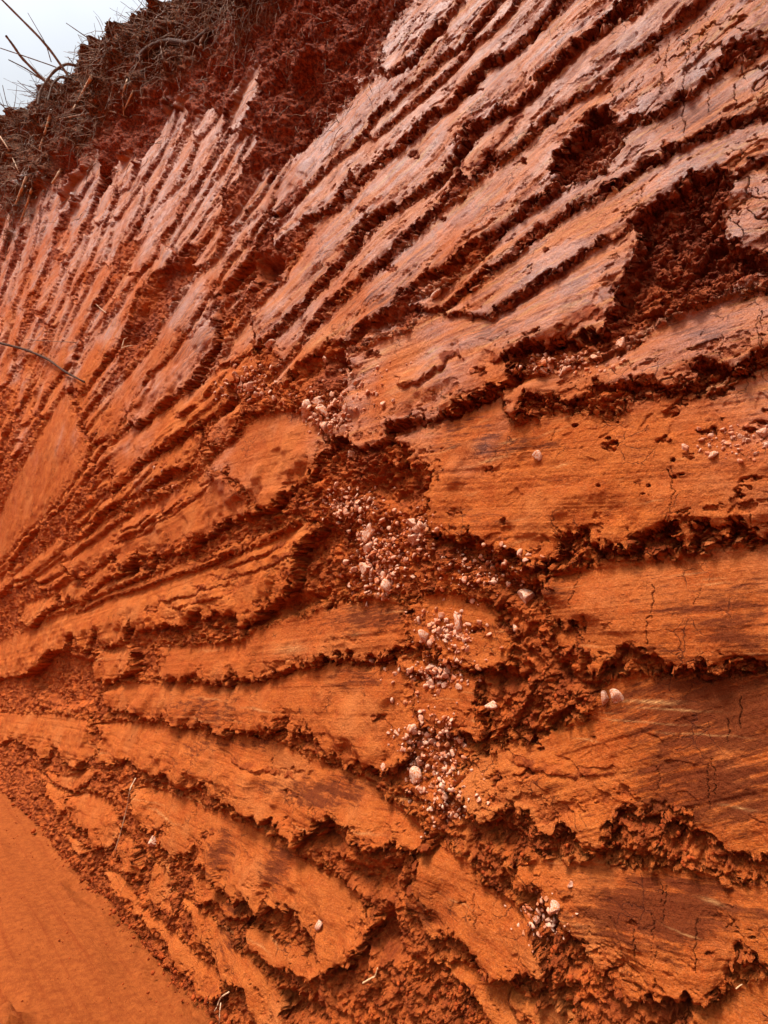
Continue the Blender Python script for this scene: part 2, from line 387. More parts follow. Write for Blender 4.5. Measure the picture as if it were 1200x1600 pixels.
# ------------------------------------------------------------------ the bank's grid
def axis(a, lo, hi, b, inner, n_out):
    mid = np.arange(lo, hi, inner)
    e0 = lo - (lo - a) * (np.linspace(1, 0, n_out, endpoint=False) ** 1.8)
    e1 = hi + (b - hi) * (np.linspace(0, 1, n_out) ** 1.8)
    return np.concatenate([e0, mid, e1])


STEP = 1.2
gx = axis(-330, -30, 1240, 1700, STEP, 60)
gy = axis(-330, -25, 1630, 2100, STEP, 60)
PX, PY = np.meshgrid(gx, gy)
browy = np.interp(PX, BROW[:, 0], BROW[:, 1]) + 6 * fbm(PX, PX * 0, 60, 4, 5)
over = np.maximum(browy - PY, 0)                           # rows above the brow fold back on to the hilltop
PYc = np.maximum(PY, browy)
W0 = base_w(PX, PYc)
P0 = base_P(PX, PYc)
S = (P0 @ DIR).astype(f32)
V = (P0 @ UPW).astype(f32)
ZD = (1.0 / W0).astype(f32)
FOOTP = (ZD / F_PX * STEP).astype(f32)
RS = np.clip(ZD / 1.9, .8, 1.15).astype(f32)            # bigger relief on the far, less weathered part                     # size of one grid cell, metres


def seg_dist(ax, ay, chain):
    best = np.full(ax.shape, 1e9)
    for (x0, y0), (x1, y1) in zip(chain[:-1], chain[1:]):
        dx, dy = x1 - x0, y1 - y0
        t = np.clip(((ax - x0) * dx + (ay - y0) * dy) / (dx * dx + dy * dy + 1e-9), 0, 1)
        best = np.minimum(best, (ax - x0 - t * dx) ** 2 + (ay - y0 - t * dy) ** 2)
    return np.sqrt(best)


def inside(ax, ay, poly):
    r = np.zeros(ax.shape, bool)
    n = len(poly)
    for i in range(n):
        x0, y0 = poly[i]
        x1, y1 = poly[(i + 1) % n]
        if y0 == y1:
            continue
        c = (y0 > ay) != (y1 > ay)
        r ^= c & (ax < (x1 - x0) * (ay - y0) / (y1 - y0) + x0)
    return r


def window(pts, m):
    i0, i1 = np.searchsorted(gx, [pts[:, 0].min() - m, pts[:, 0].max() + m])
    j0, j1 = np.searchsorted(gy, [pts[:, 1].min() - m, pts[:, 1].max() + m])
    return slice(max(j0, 0), j1), slice(max(i0, 0), i1)


# crumbled ground of the bank
wx = S + 0.02 * vnoise(S / .07, V / .07, 91)
wy = V + 0.02 * vnoise(S / .07, V / .07, 92)
c1 = clods(wx, wy, 0.085, 11, FOOTP)
c2 = clods(wx + .3, wy, 0.036, 21, FOOTP)
c3 = clods(wx, wy + .7, 0.016, 31, FOOTP)
c4 = clods(wx + .2, wy + .9, 0.008, 35, FOOTP)
big = fbm(S, V, 0.5, 3, 41)
patchy = sstep(-0.35, 0.45, fbm(S, V, 0.28, 3, 47))
rid = 1 - 2 * np.abs(fbm(S, V, .045, 4, 51, FOOTP, .62))
H = -0.006 + 0.014 * big + (0.016 * c1 + 0.013 * c2 + 0.009 * c3 + .005 * c4) * (0.4 + 0.6 * patchy) + 0.010 * rid
del c1
for poly, dep in PITS:
    bx, by = to_base(poly[:, 0], poly[:, 1], np.full(len(poly), -dep * .5))
    poly = np.stack([bx, by], 1)
    sl = window(poly, 30)
    ax, ay = PX[sl], PYc[sl]
    d = seg_dist(ax, ay, np.vstack([poly, poly[:1]])) * np.where(inside(ax, ay, poly), 1, -1)
    d = d * ZD[sl] / F_PX + 0.008 * fbm(S[sl], V[sl], .06, 3, 61)
    H[sl] -= dep * RS[sl] * sstep(-0.012, 0.05, d / RS[sl])

# topsoil under the brow: matted, hollowed, hanging over
soil_lo = np.interp(PX, [-300, 0, 60, 110, 200, 290, 340, 400, 470, 560, 620, 700], [435, 338, 292, 236, 166, 112, 74, 24, -36, -96, -176, -320])
SOIL = sstep(55, -55, PYc - soil_lo + 44 * fbm(S, V, .5, 5, 71, None, .65))
REDLO = np.interp(PX, [-300, 0, 150, 260, 330, 380, 430, 480, 600, 640, 760], [460, 430, 330, 240, 170, 260, 330, 240, 110, 0, -300])
RED = sstep(40, -30, PYc - REDLO + 30 * fbm(S, V, .45, 4, 73)) * (1 - SOIL)
H += SOIL * (0.10 + 0.16 * fbm(S, V, 0.7, 4, 81, FOOTP) + 0.05 * fbm(S, V, .12, 3, 83, FOOTP, .7))
H += RED * (0.09 * fbm(S, V, 0.45, 4, 85, FOOTP, .6) - 0.02)

SLABM = np.zeros(PX.shape, f32)
EDGE = np.zeros(PX.shape, f32)
SID = np.full(PX.shape, -1, np.int32)
ACR = np.zeros(PX.shape, f32)
und = fbm(S, V, 0.22, 3, 101)
lipv = .5 + .85 * sstep(-.55, .55, fbm(S, V, .17, 3, 103))   # lips thin out and thicken along their length
pock = clods(wx, wy, 0.05, 111, FOOTP)
pockm = sstep(0.15, 0.6, fbm(S, V, 0.16, 3, 121))
grit = fbm(S, V, .011, 2, 127, FOOTP, .7) + .6 * fbm(S, V, .03, 3, 128, FOOTP, .7)
mott = fbm(S, V, .07, 4, 133, FOOTP, .65)
jagA = fbm(S, V, 0.05, 3, 131, FOOTP, .65)
jagB = np.abs(vnoise(S / (.026 * RS), V * 3.0, 137)) + .5 * np.abs(vnoise(S / (.012 * RS), V * 8.0, 138))
jagC = fbm(S, V, 0.014, 2, 139, FOOTP, .7)
flake = sstep(0.40, 0.50, fbm(S, V * 1.6, 0.11, 5, 141, None, .68))   # flakes broken out of the smooth skin
rough_s = 0.010 * c2 + 0.008 * c3 + 0.005 * c4
for k, (upc, loc, lip) in enumerate(SLABS):
    rs = RS[np.clip(np.searchsorted(gy, loc[:, 1].mean()), 0, len(gy) - 1), np.clip(np.searchsorted(gx, loc[:, 0].mean()), 0, len(gx) - 1)]
    ppm = 1.0 / (base_w(loc[:, 0].mean(), loc[:, 1].mean()) * F_PX)
    area = abs(np.sum(np.roll(np.vstack([upc, loc[::-1]]), -1, 0)[:, 0] * np.vstack([upc, loc[::-1]])[:, 1] - np.vstack([upc, loc[::-1]])[:, 0] * np.roll(np.vstack([upc, loc[::-1]]), -1, 0)[:, 1])) / 2
    width = area / np.linalg.norm(loc[-1] - loc[0]) * ppm     # mean width of the plate, metres
    top, lip = -0.014 * rs, min(lip * .70 * rs, .20 * width) * (.58 + .42 * float(sstep(380, 640, loc[:, 1].mean())))
    upf = .45 + .55 * float(sstep(380, 640, loc[:, 1].mean()))
    jk = min(1.0, width / .16)
    top = max(top, -.3 * width)
    loc_lip = min(SLABS[k][2], .22 * width)
    ux_, uy_ = to_base(upc[:, 0], upc[:, 1], np.full(len(upc), top + .006))
    lx_, ly_ = to_base(loc[:, 0], loc[:, 1], np.full(len(loc), lip))
    upb, lob = np.stack([ux_, uy_], 1), np.stack([lx_, ly_], 1)
    poly = np.vstack([upb, lob[::-1]])
    sl = window(poly, 60)
    ax, ay = PX[sl], PYc[sl]
    if ax.size == 0:
        continue
    ins = inside(ax, ay, poly)
    du = seg_dist(ax, ay, upb)
    dl = seg_dist(ax, ay, np.vstack([upb[:1], lob, upb[-1:]]))
    sd = np.minimum(du, dl) * np.where(ins, 1, -1)
    m2 = ZD[sl] / F_PX
    lower = sstep(-.15, .25, (du - dl) / (du + dl + 1e-6))
    wu = .038 * min(1.0, max(.2, width / .2))
    sdm = sd * m2 + RS[sl] * jk * (0.012 * jagA[sl] + 0.008 * jagC[sl] - lower * 0.020 * (jagB[sl] - .45))
    wid = wu + (0.014 - wu) * lower + 0.0008
    wid = np.maximum(wid, m2 * 2.2)
    xx = np.clip(sdm / wid + 1.1 * (1 - lower) + .75 * lower, 0, 1).astype(f32)
    a = xx * xx * (3 - 2 * xx) * (1 - lower) + xx ** .65 * lower
    t = du / (du + dl + 1e-6)
    tt = np.clip(t, 0, 1) ** 0.75
    ch = base_P(upb[[0, -1], 0], upb[[0, -1], 1])
    cs, cv = (ch[1] - ch[0]) @ DIR, (ch[1] - ch[0]) @ UPW
    cl_ = math.hypot(cs, cv)
    cs, cv = cs / cl_, cv / cl_
    if abs(cv) > .5:
        cs, cv = 1.0, 0.0
    if k >= len(SLABS) - len(LEDGES):                      # a ledge only adds a torn step to what it lies on
        a = a * sstep(.2, .6, SLABM[sl]) * (1 - SOIL[sl]) * sstep(.35, .8, (du + dl) * m2 / (1.5 * width))
        H[sl] += a * loc_lip * tt * lipv[sl] - lower * sstep(-.03, -.012, sdm) * (1 - a) * .007 * SLABM[sl]
        ed = 4 * a * (1 - a) * lower
        SLABM[sl] *= 1 - .8 * np.clip(ed, 0, 1)
        EDGE[sl] = np.maximum(EDGE[sl], .6 * ed)
        continue
    acr = (V[sl] * cs - S[sl] * cv).astype(f32)
    stri = vnoise(acr / 0.006, S[sl] * 1.3 + k * 7.7, 151) * 0.0009 + vnoise(acr / 0.017, S[sl] * 1.0 + k * 3.1, 152) * 0.0022
    hh = top + (lip * lipv[sl] - top) * (tt * tt * (3 - 2 * tt)) + (.003 + .03 * min(width, .15)) * und[sl] + stri
    hh = hh - 0.006 * pockm[sl] * np.maximum(pock[sl], 0) - 0.004 * sstep(.012, 0, dl * m2) + .0010 * grit[sl]
    fl = flake[sl] * sstep(.11, .02, dl * m2) * sstep(.0, .03, np.minimum(du, dl) * m2)
    hh = hh - fl * (0.006 + 0.35 * np.abs(rough_s[sl]))
    a = a * (1 - 0.85 * sstep(.4, 1.0, SOIL[sl]))
    cut = lower * sstep(-.045, -.014, sdm) * (1 - a) * lipv[sl] * jk      # the raw hollow right under the lip
    H[sl] -= .018 * cut * RS[sl] * upf
    SLABM[sl] *= 1 - .75 * np.clip(cut, 0, 1)  # shade under the lip put into the colour, along with exposed raw clay
    hr = H[sl] * (1 - a) + hh * a
    ed = 4 * a * (1 - a)
    EDGE[sl] = np.maximum(EDGE[sl] * (1 - a), ed)
    H[sl] = hr + ed * (1.1 * rough_s[sl] + .008 * jagC[sl])
    own = a > 0.5
    am = sstep(.15 + .72 * lower, .65 + .34 * lower, a)
    am = np.maximum(am, (1 - lower) * sstep(0, 1, sdm / (wu * 1.3) + 1.5 + 1.1 * mott[sl]))                                 # the broken side of a lip is raw clay
    am2 = np.maximum(am * a, am * (1 - lower))
    SLABM[sl] = SLABM[sl] * (1 - np.maximum(a, am2)) + (1 - 0.6 * fl) * am2
    SID[sl] = np.where(own, k, SID[sl])
    ACR[sl] = np.where(a > 0.02, acr + k * 1.7, ACR[sl])

# chips and small holes broken out of the skin
for poly, dep in CHIPS:
    bx, by = to_base(poly[:, 0], poly[:, 1], np.full(len(poly), .01))
    poly = np.stack([bx, by], 1)
    sl = window(poly, 12)
    ax, ay = PX[sl], PYc[sl]
    d = seg_dist(ax, ay, np.vstack([poly, poly[:1]])) * np.where(inside(ax, ay, poly), 1, -1) + 3.0 * jagC[sl] + 2.0 * jagA[sl]
    q = sstep(-1.0, 2.5, d) * (SLABM[sl] > .3)
    H[sl] += q * (-dep + 1.0 * rough_s[sl])
    SLABM[sl] *= 1 - .85 * q
# drying cracks on the thick plates
_r = random.Random(11)
CR = []
for (x0, x1, y0, y1, n) in ((860, 1200, 890, 1040, 16), (950, 1200, 1080, 1330, 18), (1000, 1200, 470, 560, 7), (1060, 1200, 10, 180, 12), (1130, 1200, 250, 390, 5),
                            (830, 1190, 1370, 1540, 14), (960, 1130, 40, 170, 8), (700, 1000, 260, 340, 4), (560, 760, 620, 680, 4), (500, 560, 1090, 1180, 3),
                            (650, 800, 1350, 1500, 6), (700, 860, 1170, 1270, 6), (1000, 1190, 700, 830, 8), (250, 330, 1150, 1230, 3), (400, 560, 1120, 1190, 4), (300, 400, 420, 600, 3)):
    for _ in range(n):
        x, y = _r.uniform(x0, x1), _r.uniform(y0, y1 - 20)
        if _r.random() < .65:
            continue
        pts = [(x, y)]
        for i in range(_r.randint(5, 14)):
            x += _r.gauss(0, 1.7)
            y += _r.uniform(4, 9)
            pts.append((x, y))
        CR.append((np.array(pts), _r.uniform(.25, .55)))
CRACK = np.zeros(PX.shape, f32)
for pts, wd in CR:
    bx, by = to_base(pts[:, 0], pts[:, 1], np.full(len(pts), .03))
    pts = np.stack([bx, by], 1)
    sl = window(pts, 8)
    d = seg_dist(PX[sl] + 2.0 * jagC[sl] + 1.0 * jagA[sl], PYc[sl], pts)
    CRACK[sl] = np.maximum(CRACK[sl], sstep(wd * 1.9, wd * .4, d))
# mud-crack flakes on the dried plates at the upper right
FLK = np.zeros(PX.shape, f32)
for (x, y, rx, ry) in ((1130, 75, 100, 60), (1185, 310, 50, 65), (1190, 150, 40, 40), (985, 150, 40, 30), (660, 60, 36, 50), (1020, 615, 80, 18)):
    FLK = np.maximum(FLK, sstep(1.25, .75, np.sqrt(((PX - x) / rx) ** 2 + ((PY - y) / ry) ** 2) + .45 * jagA + .5 * fbm(S, V, .12, 3, 193)))
fh, fe = clods(S + .03 * jagA + .008 * jagC, V * 1.2 + .03 * und + .02 * jagA + .006 * jagC, 0.075, 191, None, True)
H += FLK * SLABM * (.006 * (fh - .5) - .007 * sstep(.075, .02, fe))
CRACK = np.maximum(CRACK, FLK * sstep(.06, .02, fe))
H -= 0.009 * CRACK * SLABM

# fold the rows above the brow back on to the hilltop
POS = P0 + DISP * H[..., None]
tg = (EDGE + .35 * (1 - SLABM)) * np.clip(1.2 * FOOTP / .002, .6, 1.6)
POS = POS + DIR * (tg * .007 * fbm(S, H * 2 + V, .018, 2, 181))[..., None] + UPW * (tg * .007 * fbm(S + 5, H * 2 + V, .018, 2, 183))[..., None]
fold = (over * ZD / F_PX)[..., None]
POS = POS - NH * fold * 3.0 + np.array([0, 0, 1.0]) * fold * 0.25 * fbm(S, V + over * .02, .8, 3, 161)[..., None]
NY, NX = PX.shape

# colours that belong to the clay itself (regions of the section), for the shader
PINK = sstep(860, 200, PY + 0.10 * (600 - PX) + 170 * fbm(S, V, .35, 3, 171)).astype(f32)
DARK = np.zeros(PX.shape, f32)
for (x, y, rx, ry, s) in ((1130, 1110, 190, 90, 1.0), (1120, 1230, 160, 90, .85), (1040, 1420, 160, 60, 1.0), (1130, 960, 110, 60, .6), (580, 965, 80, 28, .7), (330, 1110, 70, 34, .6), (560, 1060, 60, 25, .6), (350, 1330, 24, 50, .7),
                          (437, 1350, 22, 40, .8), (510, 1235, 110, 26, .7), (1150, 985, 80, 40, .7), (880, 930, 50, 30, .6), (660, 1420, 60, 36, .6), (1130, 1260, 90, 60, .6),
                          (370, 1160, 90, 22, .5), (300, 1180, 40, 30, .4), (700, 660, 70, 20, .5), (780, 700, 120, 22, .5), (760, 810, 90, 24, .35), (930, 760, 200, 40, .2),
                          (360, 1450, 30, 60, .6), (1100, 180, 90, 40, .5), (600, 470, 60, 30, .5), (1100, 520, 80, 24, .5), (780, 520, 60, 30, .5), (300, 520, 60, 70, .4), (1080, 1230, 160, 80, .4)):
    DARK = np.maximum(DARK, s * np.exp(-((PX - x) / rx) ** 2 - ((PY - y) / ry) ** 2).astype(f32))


# ------------------------------------------------------------------ materials
def new_mat(name):
    m = bpy.data.materials.new(name)
    m.use_nodes = True
    n = m.node_tree
    return m, n, n.nodes['Principled BSDF']


class NB:
    """a few shorthands for node trees"""
    def __init__(s, n):
        s.n = n

    def node(s, t, **kw):
        o = s.n.nodes.new(t)
        for k, v in kw.items():
            setattr(o, k, v)
        return o

    def put(s, sock, v):
        if hasattr(v, 'is_output'):
            s.n.links.new(v, sock)
        elif isinstance(v, tuple) and len(v) == 3 and sock.type == 'RGBA':
            sock.default_value = (*v, 1)
        else:
            sock.default_value = v

    def attr(s, name, out='Fac'):
        a = s.node('ShaderNodeAttribute', attribute_name=name)
        return a.outputs[out]

    def math(s, op, a, b=0.0, clamp=False):
        o = s.node('ShaderNodeMath', operation=op, use_clamp=clamp)
        s.put(o.inputs[0], a)
        s.put(o.inputs[1], b)
        return o.outputs[0]

    def mix(s, f, a, b, mode='MIX'):
        o = s.node('ShaderNodeMix', data_type='RGBA', blend_type=mode)
        s.put(o.inputs[0], f)
        s.put(o.inputs[6], a)
        s.put(o.inputs[7], b)
        return o.outputs[2]

    def noise(s, vec, scale, detail=4, rough=.55, dist=0.0):
        o = s.node('ShaderNodeTexNoise')
        s.put(o.inputs['Vector'], vec)
        o.inputs['Scale'].default_value = scale
        o.inputs['Detail'].default_value = detail
        o.inputs['Roughness'].default_value = rough
        o.inputs['Distortion'].default_value = dist
        return o.outputs['Fac']

    def ramp(s, f, lo, hi):
        o = s.node('ShaderNodeMapRange', interpolation_type='SMOOTHSTEP')
        s.put(o.inputs[0], f)
        o.inputs[1].default_value = lo
        o.inputs[2].default_value = hi
        return o.outputs[0]

    def scale(s, v, sc):
        o = s.node('ShaderNodeVectorMath', operation='MULTIPLY')
        s.put(o.inputs[0], v)
        o.inputs[1].default_value = sc
        return o.outputs[0]

    def bump(s, h, dist, strength=1.0, normal=None):
        o = s.node('ShaderNodeBump')
        s.put(o.inputs['Height'], h)
        o.inputs['Distance'].default_value = dist
        o.inputs['Strength'].default_value = strength
        if normal is not None:
            s.put(o.inputs['Normal'], normal)
        return o.outputs[0]


def clay_material():
    m, n, p = new_mat('red_clay')
    b = NB(n)
    geo = b.node('ShaderNodeNewGeometry').outputs['Position']
    slab, pink, dark, soil, red = (b.attr(x) for x in ('slab', 'pink', 'dark', 'soil', 'redsoil'))
    gc = b.attr('groove', 'Vector')
    # rubbed streaks along the groove
    st1 = b.noise(b.scale(gc, (20, 260, 1)), 1, 5, .7)
    st2 = b.noise(b.scale(gc, (9, 60, 1)), 1, 6, .75)
    st3 = b.noise(b.scale(gc, (34, 480, 1)), 1, 4, .65)
    st4 = b.noise(b.scale(gc, (2.6, 17, 1)), 1, 4, .65)
    big = b.noise(geo, 3.0, 4, .6)
    mid = b.noise(geo, 14.0, 6, .68)
    fine = b.noise(geo, 90.0, 5, .75)
    grain = b.noise(geo, 420.0, 3, .7)
    spot = b.noise(geo, 45.0, 5, .72)
    # scraped clay: orange below, pink, purple and ochre above
    org = b.mix(b.ramp(mid, .35, .68), (.48, .090, .013), (.64, .152, .024))
    org = b.mix(b.math('MULTIPLY', b.ramp(st4, .42, .62), .45), org, (.58, .160, .031))
    org = b.mix(b.math('MULTIPLY', b.ramp(st2, .52, .72), .6), org, (.36, .052, .008))
    org = b.mix(b.math('MULTIPLY', b.ramp(st1, .56, .70), .65), org, (.72, .22, .05))
    org = b.mix(b.math('MULTIPLY', b.ramp(st3, .52, .66), .5), org, (.30, .045, .008))
    upr = b.mix(b.ramp(st4, .38, .60), (.62, .205, .076), (.40, .195, .150))
    upr = b.mix(b.math('MULTIPLY', b.ramp(st2, .52, .66), .9), upr, (.64, .30, .080))
    upr = b.mix(b.math('MULTIPLY', b.ramp(mid, .50, .66), .9), upr, (.66, .19, .055))
    upr = b.mix(b.math('MULTIPLY', b.ramp(st1, .54, .68), .75), upr, (.28, .115, .095))
    upr = b.mix(b.math('MULTIPLY', b.ramp(st3, .56, .70), .6), upr, (.74, .44, .28))
    scr = b.mix(b.math('MULTIPLY', b.ramp(b.math('ADD', pink, b.math('MULTIPLY', b.math('SUBTRACT', big, .5), 1.0)), .15, .80), .95), org, upr)
    wn_ = b.node('ShaderNodeTexWhiteNoise', noise_dimensions='1D')
    sx = b.node('ShaderNodeSeparateXYZ')
    n.links.new(gc, sx.inputs[0])
    n.links.new(sx.outputs[2], wn_.inputs['W'])
    scr = b.mix(b.math('MULTIPLY', wn_.outputs['Value'], .38), scr, b.mix(pink, (.36, .058, .010), (.40, .13, .06)))
    scr = b.mix(b.math('MULTIPLY', b.ramp(big, .50, .68), .5), scr, b.mix(pink, (.64, .20, .052), (.64, .215, .085)))
    scr = b.mix(b.math('MULTIPLY', b.math('MULTIPLY', b.ramp(wn_.outputs['Value'], .35, 1.0), pink), b.math('MULTIPLY', b.ramp(mid, .42, .66), .6)), scr, (.74, .34, .20))
    scr = b.mix(b.math('MULTIPLY', b.ramp(st3, .70, .82), .5), scr, (.72, .40, .20))
    scr = b.mix(b.math('MULTIPLY', b.ramp(spot, .57, .68), .6), scr, (.32, .058, .013))
    scr = b.mix(b.math('MULTIPLY', b.ramp(grain, .50, .66), .42), scr, (.25, .042, .010))
    scr = b.mix(b.math('MULTIPLY', b.ramp(b.noise(geo, 210.0, 4, .75), .52, .66), .45), scr, (.74, .24, .075))
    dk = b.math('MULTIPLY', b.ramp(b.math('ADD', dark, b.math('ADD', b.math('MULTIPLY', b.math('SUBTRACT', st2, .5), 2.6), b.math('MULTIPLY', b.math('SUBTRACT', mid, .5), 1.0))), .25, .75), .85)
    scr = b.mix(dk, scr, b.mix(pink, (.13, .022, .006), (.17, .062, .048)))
    scr = b.mix(b.math('MULTIPLY', b.attr('scratch'), b.ramp(st1, .30, .60)), scr, b.mix(pink, (.74, .36, .13), (.70, .38, .15)))
    # hairline crazing in patches
    vo = b.node('ShaderNodeTexVoronoi', feature='DISTANCE_TO_EDGE')
    wv = b.node('ShaderNodeVectorMath', operation='ADD')
    wn = b.node('ShaderNodeTexNoise')
    b.put(wn.inputs['Vector'], geo)
    wn.inputs['Scale'].default_value = 22
    wn.inputs['Detail'].default_value = 4
    n.links.new(geo, wv.inputs[0])
    n.links.new(b.scale(wn.outputs['Color'], (.05, .05, .05)), wv.inputs[1])
    n.links.new(wv.outputs[0], vo.inputs['Vector'])
    vo.inputs['Scale'].default_value = 17
    craze = b.math('MULTIPLY', b.ramp(vo.outputs['Distance'], .028, .004), b.ramp(b.noise(geo, 6.5, 3, .6), .53, .64))
    craze = b.math('MULTIPLY', craze, slab)
    scr = b.mix(b.math('MULTIPLY', craze, .75), scr, (.10, .02, .008))
    # broken clay
    rgh = b.mix(b.ramp(mid, .35, .68), (.25, .042, .009), (.50, .108, .021))
    rgh = b.mix(b.ramp(b.noise(geo, 9.0, 5, .7), .50, .66), rgh, (.55, .108, .018))
    rgh = b.mix(b.ramp(pink, .2, .9), rgh, b.mix(b.ramp(mid, .35, .68), (.19, .038, .017), (.40, .095, .036)))
    rgh = b.mix(b.math('MULTIPLY', b.ramp(fine, .55, .74), .6), rgh, (.46, .135, .045))
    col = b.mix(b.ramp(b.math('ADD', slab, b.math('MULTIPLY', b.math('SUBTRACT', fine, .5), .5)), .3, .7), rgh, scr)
    dsoil = b.mix(b.ramp(spot, .4, .62), (.040, .016, .008), (.21, .075, .030))
    dsoil = b.mix(b.math('MULTIPLY', b.ramp(mid, .54, .66), .8), dsoil, (.34, .085, .026))
    rsoil = b.mix(b.ramp(spot, .4, .62), (.11, .020, .009), (.36, .075, .027))
    col = b.mix(b.math('MULTIPLY', red, b.math('SUBTRACT', 1.0, b.math('MULTIPLY', slab, .9))), col, rsoil)
    col = b.mix(soil, col, dsoil)
    col = b.mix(b.math('MULTIPLY', b.attr('crack'), .4), col, (.12, .022, .008))
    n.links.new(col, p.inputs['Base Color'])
    ro = b.math('SUBTRACT', .95, b.math('MULTIPLY', b.math('MULTIPLY', pink, slab), .48))
    n.links.new(ro, p.inputs['Roughness'])
    sheen = b.math('MULTIPLY', b.math('MULTIPLY', b.math('MULTIPLY', pink, slab), b.ramp(st4, .34, .62)), b.ramp(b.noise(geo, 7.0, 5, .7), .40, .62))
    n.links.new(b.math('ADD', .09, b.math('MULTIPLY', sheen, .60)), p.inputs['Specular IOR Level'])
    g = b.math('ADD', b.math('MULTIPLY', fine, 1.1), b.math('MULTIPLY', grain, .5))
    g = b.math('ADD', g, b.math('MULTIPLY', spot, 1.2))
    g = b.math('SUBTRACT', g, b.math('MULTIPLY', craze, 1.2))
    nb = b.bump(g, .013, .85)
    gr = b.math('ADD', b.math('MULTIPLY', st1, .7), b.math('MULTIPLY', st3, .8))
    nb2 = b.bump(b.math('MULTIPLY', gr, slab), .005, .7, nb)
    n.links.new(nb2, p.inputs['Normal'])
    return m


M_CLAY = clay_material()


def simple_mat(name, c1, c2, scale, rough=.85, bump=.002, bscale=None, spec=.3):
    m, n, p = new_mat(name)
    b = NB(n)
    tc = b.node('ShaderNodeTexCoord').outputs['Object']
    f = b.noise(tc, scale, 5, .6)
    n.links.new(b.mix(b.ramp(f, .36, .66) if scale > 6 else b.ramp(f, .38, .60), c1, c2), p.inputs['Base Color'])
    p.inputs['Roughness'].default_value = rough
    p.inputs['Specular IOR Level'].default_value = spec
    n.links.new(b.bump(b.noise(tc, bscale or scale * 3, 4, .6), bump, .7), p.inputs['Normal'])
    return m


M_QUARTZ = simple_mat('pink_quartz', (.47, .13, .04), (.60, .37, .26), 5.5, .9, .004, 12, .12)
M_QUARTZ2 = simple_mat('stained_quartz', (.42, .085, .018), (.62, .27, .13), 5.5, .9, .004, 12, .1)
M_CRUMB = simple_mat('crumb_clay', (.18, .026, .006), (.36, .062, .012), 30, .95, .003, 120, .06)
M_CRUMBP = simple_mat('dark_crumb_clay', (.10, .02, .011), (.25, .058, .024), 30, .95, .003, 120, .06)
M_ROOT = simple_mat('root_bark', (.09, .038, .018), (.28, .135, .065), 12, .85, .001, 200)
M_ROOTDARK = simple_mat('dark_root_bark', (.035, .014, .008), (.10, .042, .022), 40, .9, .001, 200, .1)
M_ROOTPALE = simple_mat('pale_root', (.42, .22, .11), (.60, .38, .22), 40, .8, .001, 200)
M_STEM = simple_mat('dry_stem', (.10, .065, .045), (.24, .17, .12), 30, .8, .001, 200)
M_STRAW = simple_mat('straw', (.50, .28, .12), (.66, .42, .22), 30, .7, .0005, 200)


def link(name, me, mat, parent=None, smooth=True):
    o = bpy.data.objects.new(name, me)
    scn.collection.objects.link(o)
    if mat:
        me.materials.append(mat)
    if smooth:
        me.polygons.foreach_set('use_smooth', np.ones(len(me.polygons), bool))
    if parent:
        o.parent = parent
    return o


def tag(o, label=None, cat=None, group=None, kind=None):
    for k, v in (('label', label), ('category', cat), ('group', group), ('kind', kind)):
        if v:
            o[k] = v
    return o


def mesh_from(name, verts, quads):
    me = bpy.data.meshes.new(name)
    nq = len(quads)
    me.vertices.add(len(verts))
    me.vertices.foreach_set('co', np.ascontiguousarray(verts, dtype=f32).ravel())
    k = quads.shape[1]
    me.loops.add(nq * k)
    me.loops.foreach_set('vertex_index', np.ascontiguousarray(quads, dtype=np.int32).ravel())
    me.polygons.add(nq)
    me.polygons.foreach_set('loop_start', np.arange(0, nq * k, k, dtype=np.int32))
    me.update(calc_edges=True)
    return me


# ------------------------------------------------------------------ build the bank: crumbled face + scraped plates as its parts
VID = np.arange(NY * NX).reshape(NY, NX)
Q = np.stack([VID[:-1, :-1], VID[1:, :-1], VID[1:, 1:], VID[:-1, 1:]], -1).reshape(-1, 4)
allv = POS.reshape(-1, 3)
# outward winding
tri = allv[Q[NX * (NY // 2) + NX // 2]]
if np.cross(tri[1] - tri[0], tri[2] - tri[0]) @ NRM < 0:
    Q = Q[:, ::-1]
# pale smears dragged along the grooves by grit
SCR = np.zeros(PX.shape, f32)
_r = random.Random(29)
for (x, y, L, th_, st) in [(1010, 1100, 60, 3.0, 1.0), (1050, 1112, 90, 1.6, .6), (1150, 1264, 34, 2.0, .9), (1110, 1416, 30, 3.0, .6), (830, 480, 26, 2.2, .8), (790, 690, 24, 2.2, .7), (760, 720, 60, 3.0, .5), (590, 550, 40, 6.0, .6),
                           (455, 1015, 40, 10.0, .5), (1000, 1130, 120, 1.3, .5), (1090, 1150, 110, 1.3, .5)] + \
        [(_r.uniform(450, 1190), _r.uniform(60, 620), _r.uniform(15, 60), _r.uniform(1.0, 2.6), _r.uniform(.3, .8)) for _ in range(110)] + \
        [(_r.uniform(150, 1190), _r.uniform(640, 1500), _r.uniform(15, 50), _r.uniform(.8, 1.8), _r.uniform(.25, .6)) for _ in range(90)]:
    a_ = math.atan2(1040 - y, x + 160)
    bx, by = to_base(np.array([x]), np.array([y]), np.array([.015]))
    sl = window(np.array([[bx[0], by[0]]]), L * 1.6 + 10)
    ddx, ddy = PX[sl] - bx[0], PYc[sl] - by[0]
    al, ac = ddx * math.cos(a_) - ddy * math.sin(a_), ddx * math.sin(a_) + ddy * math.cos(a_)
    SCR[sl] = np.maximum(SCR[sl], st * np.exp(-(al / (L * .6)) ** 2 - ((ac + 1.5 * mott[sl]) / th_) ** 2))
ATT = {'scratch': SCR, 'slab': SLABM, 'pink': PINK, 'dark': DARK, 'soil': SOIL, 'redsoil': RED, 'crack': CRACK}
ATT = {k: np.ascontiguousarray(v, dtype=f32).ravel() for k, v in ATT.items()}
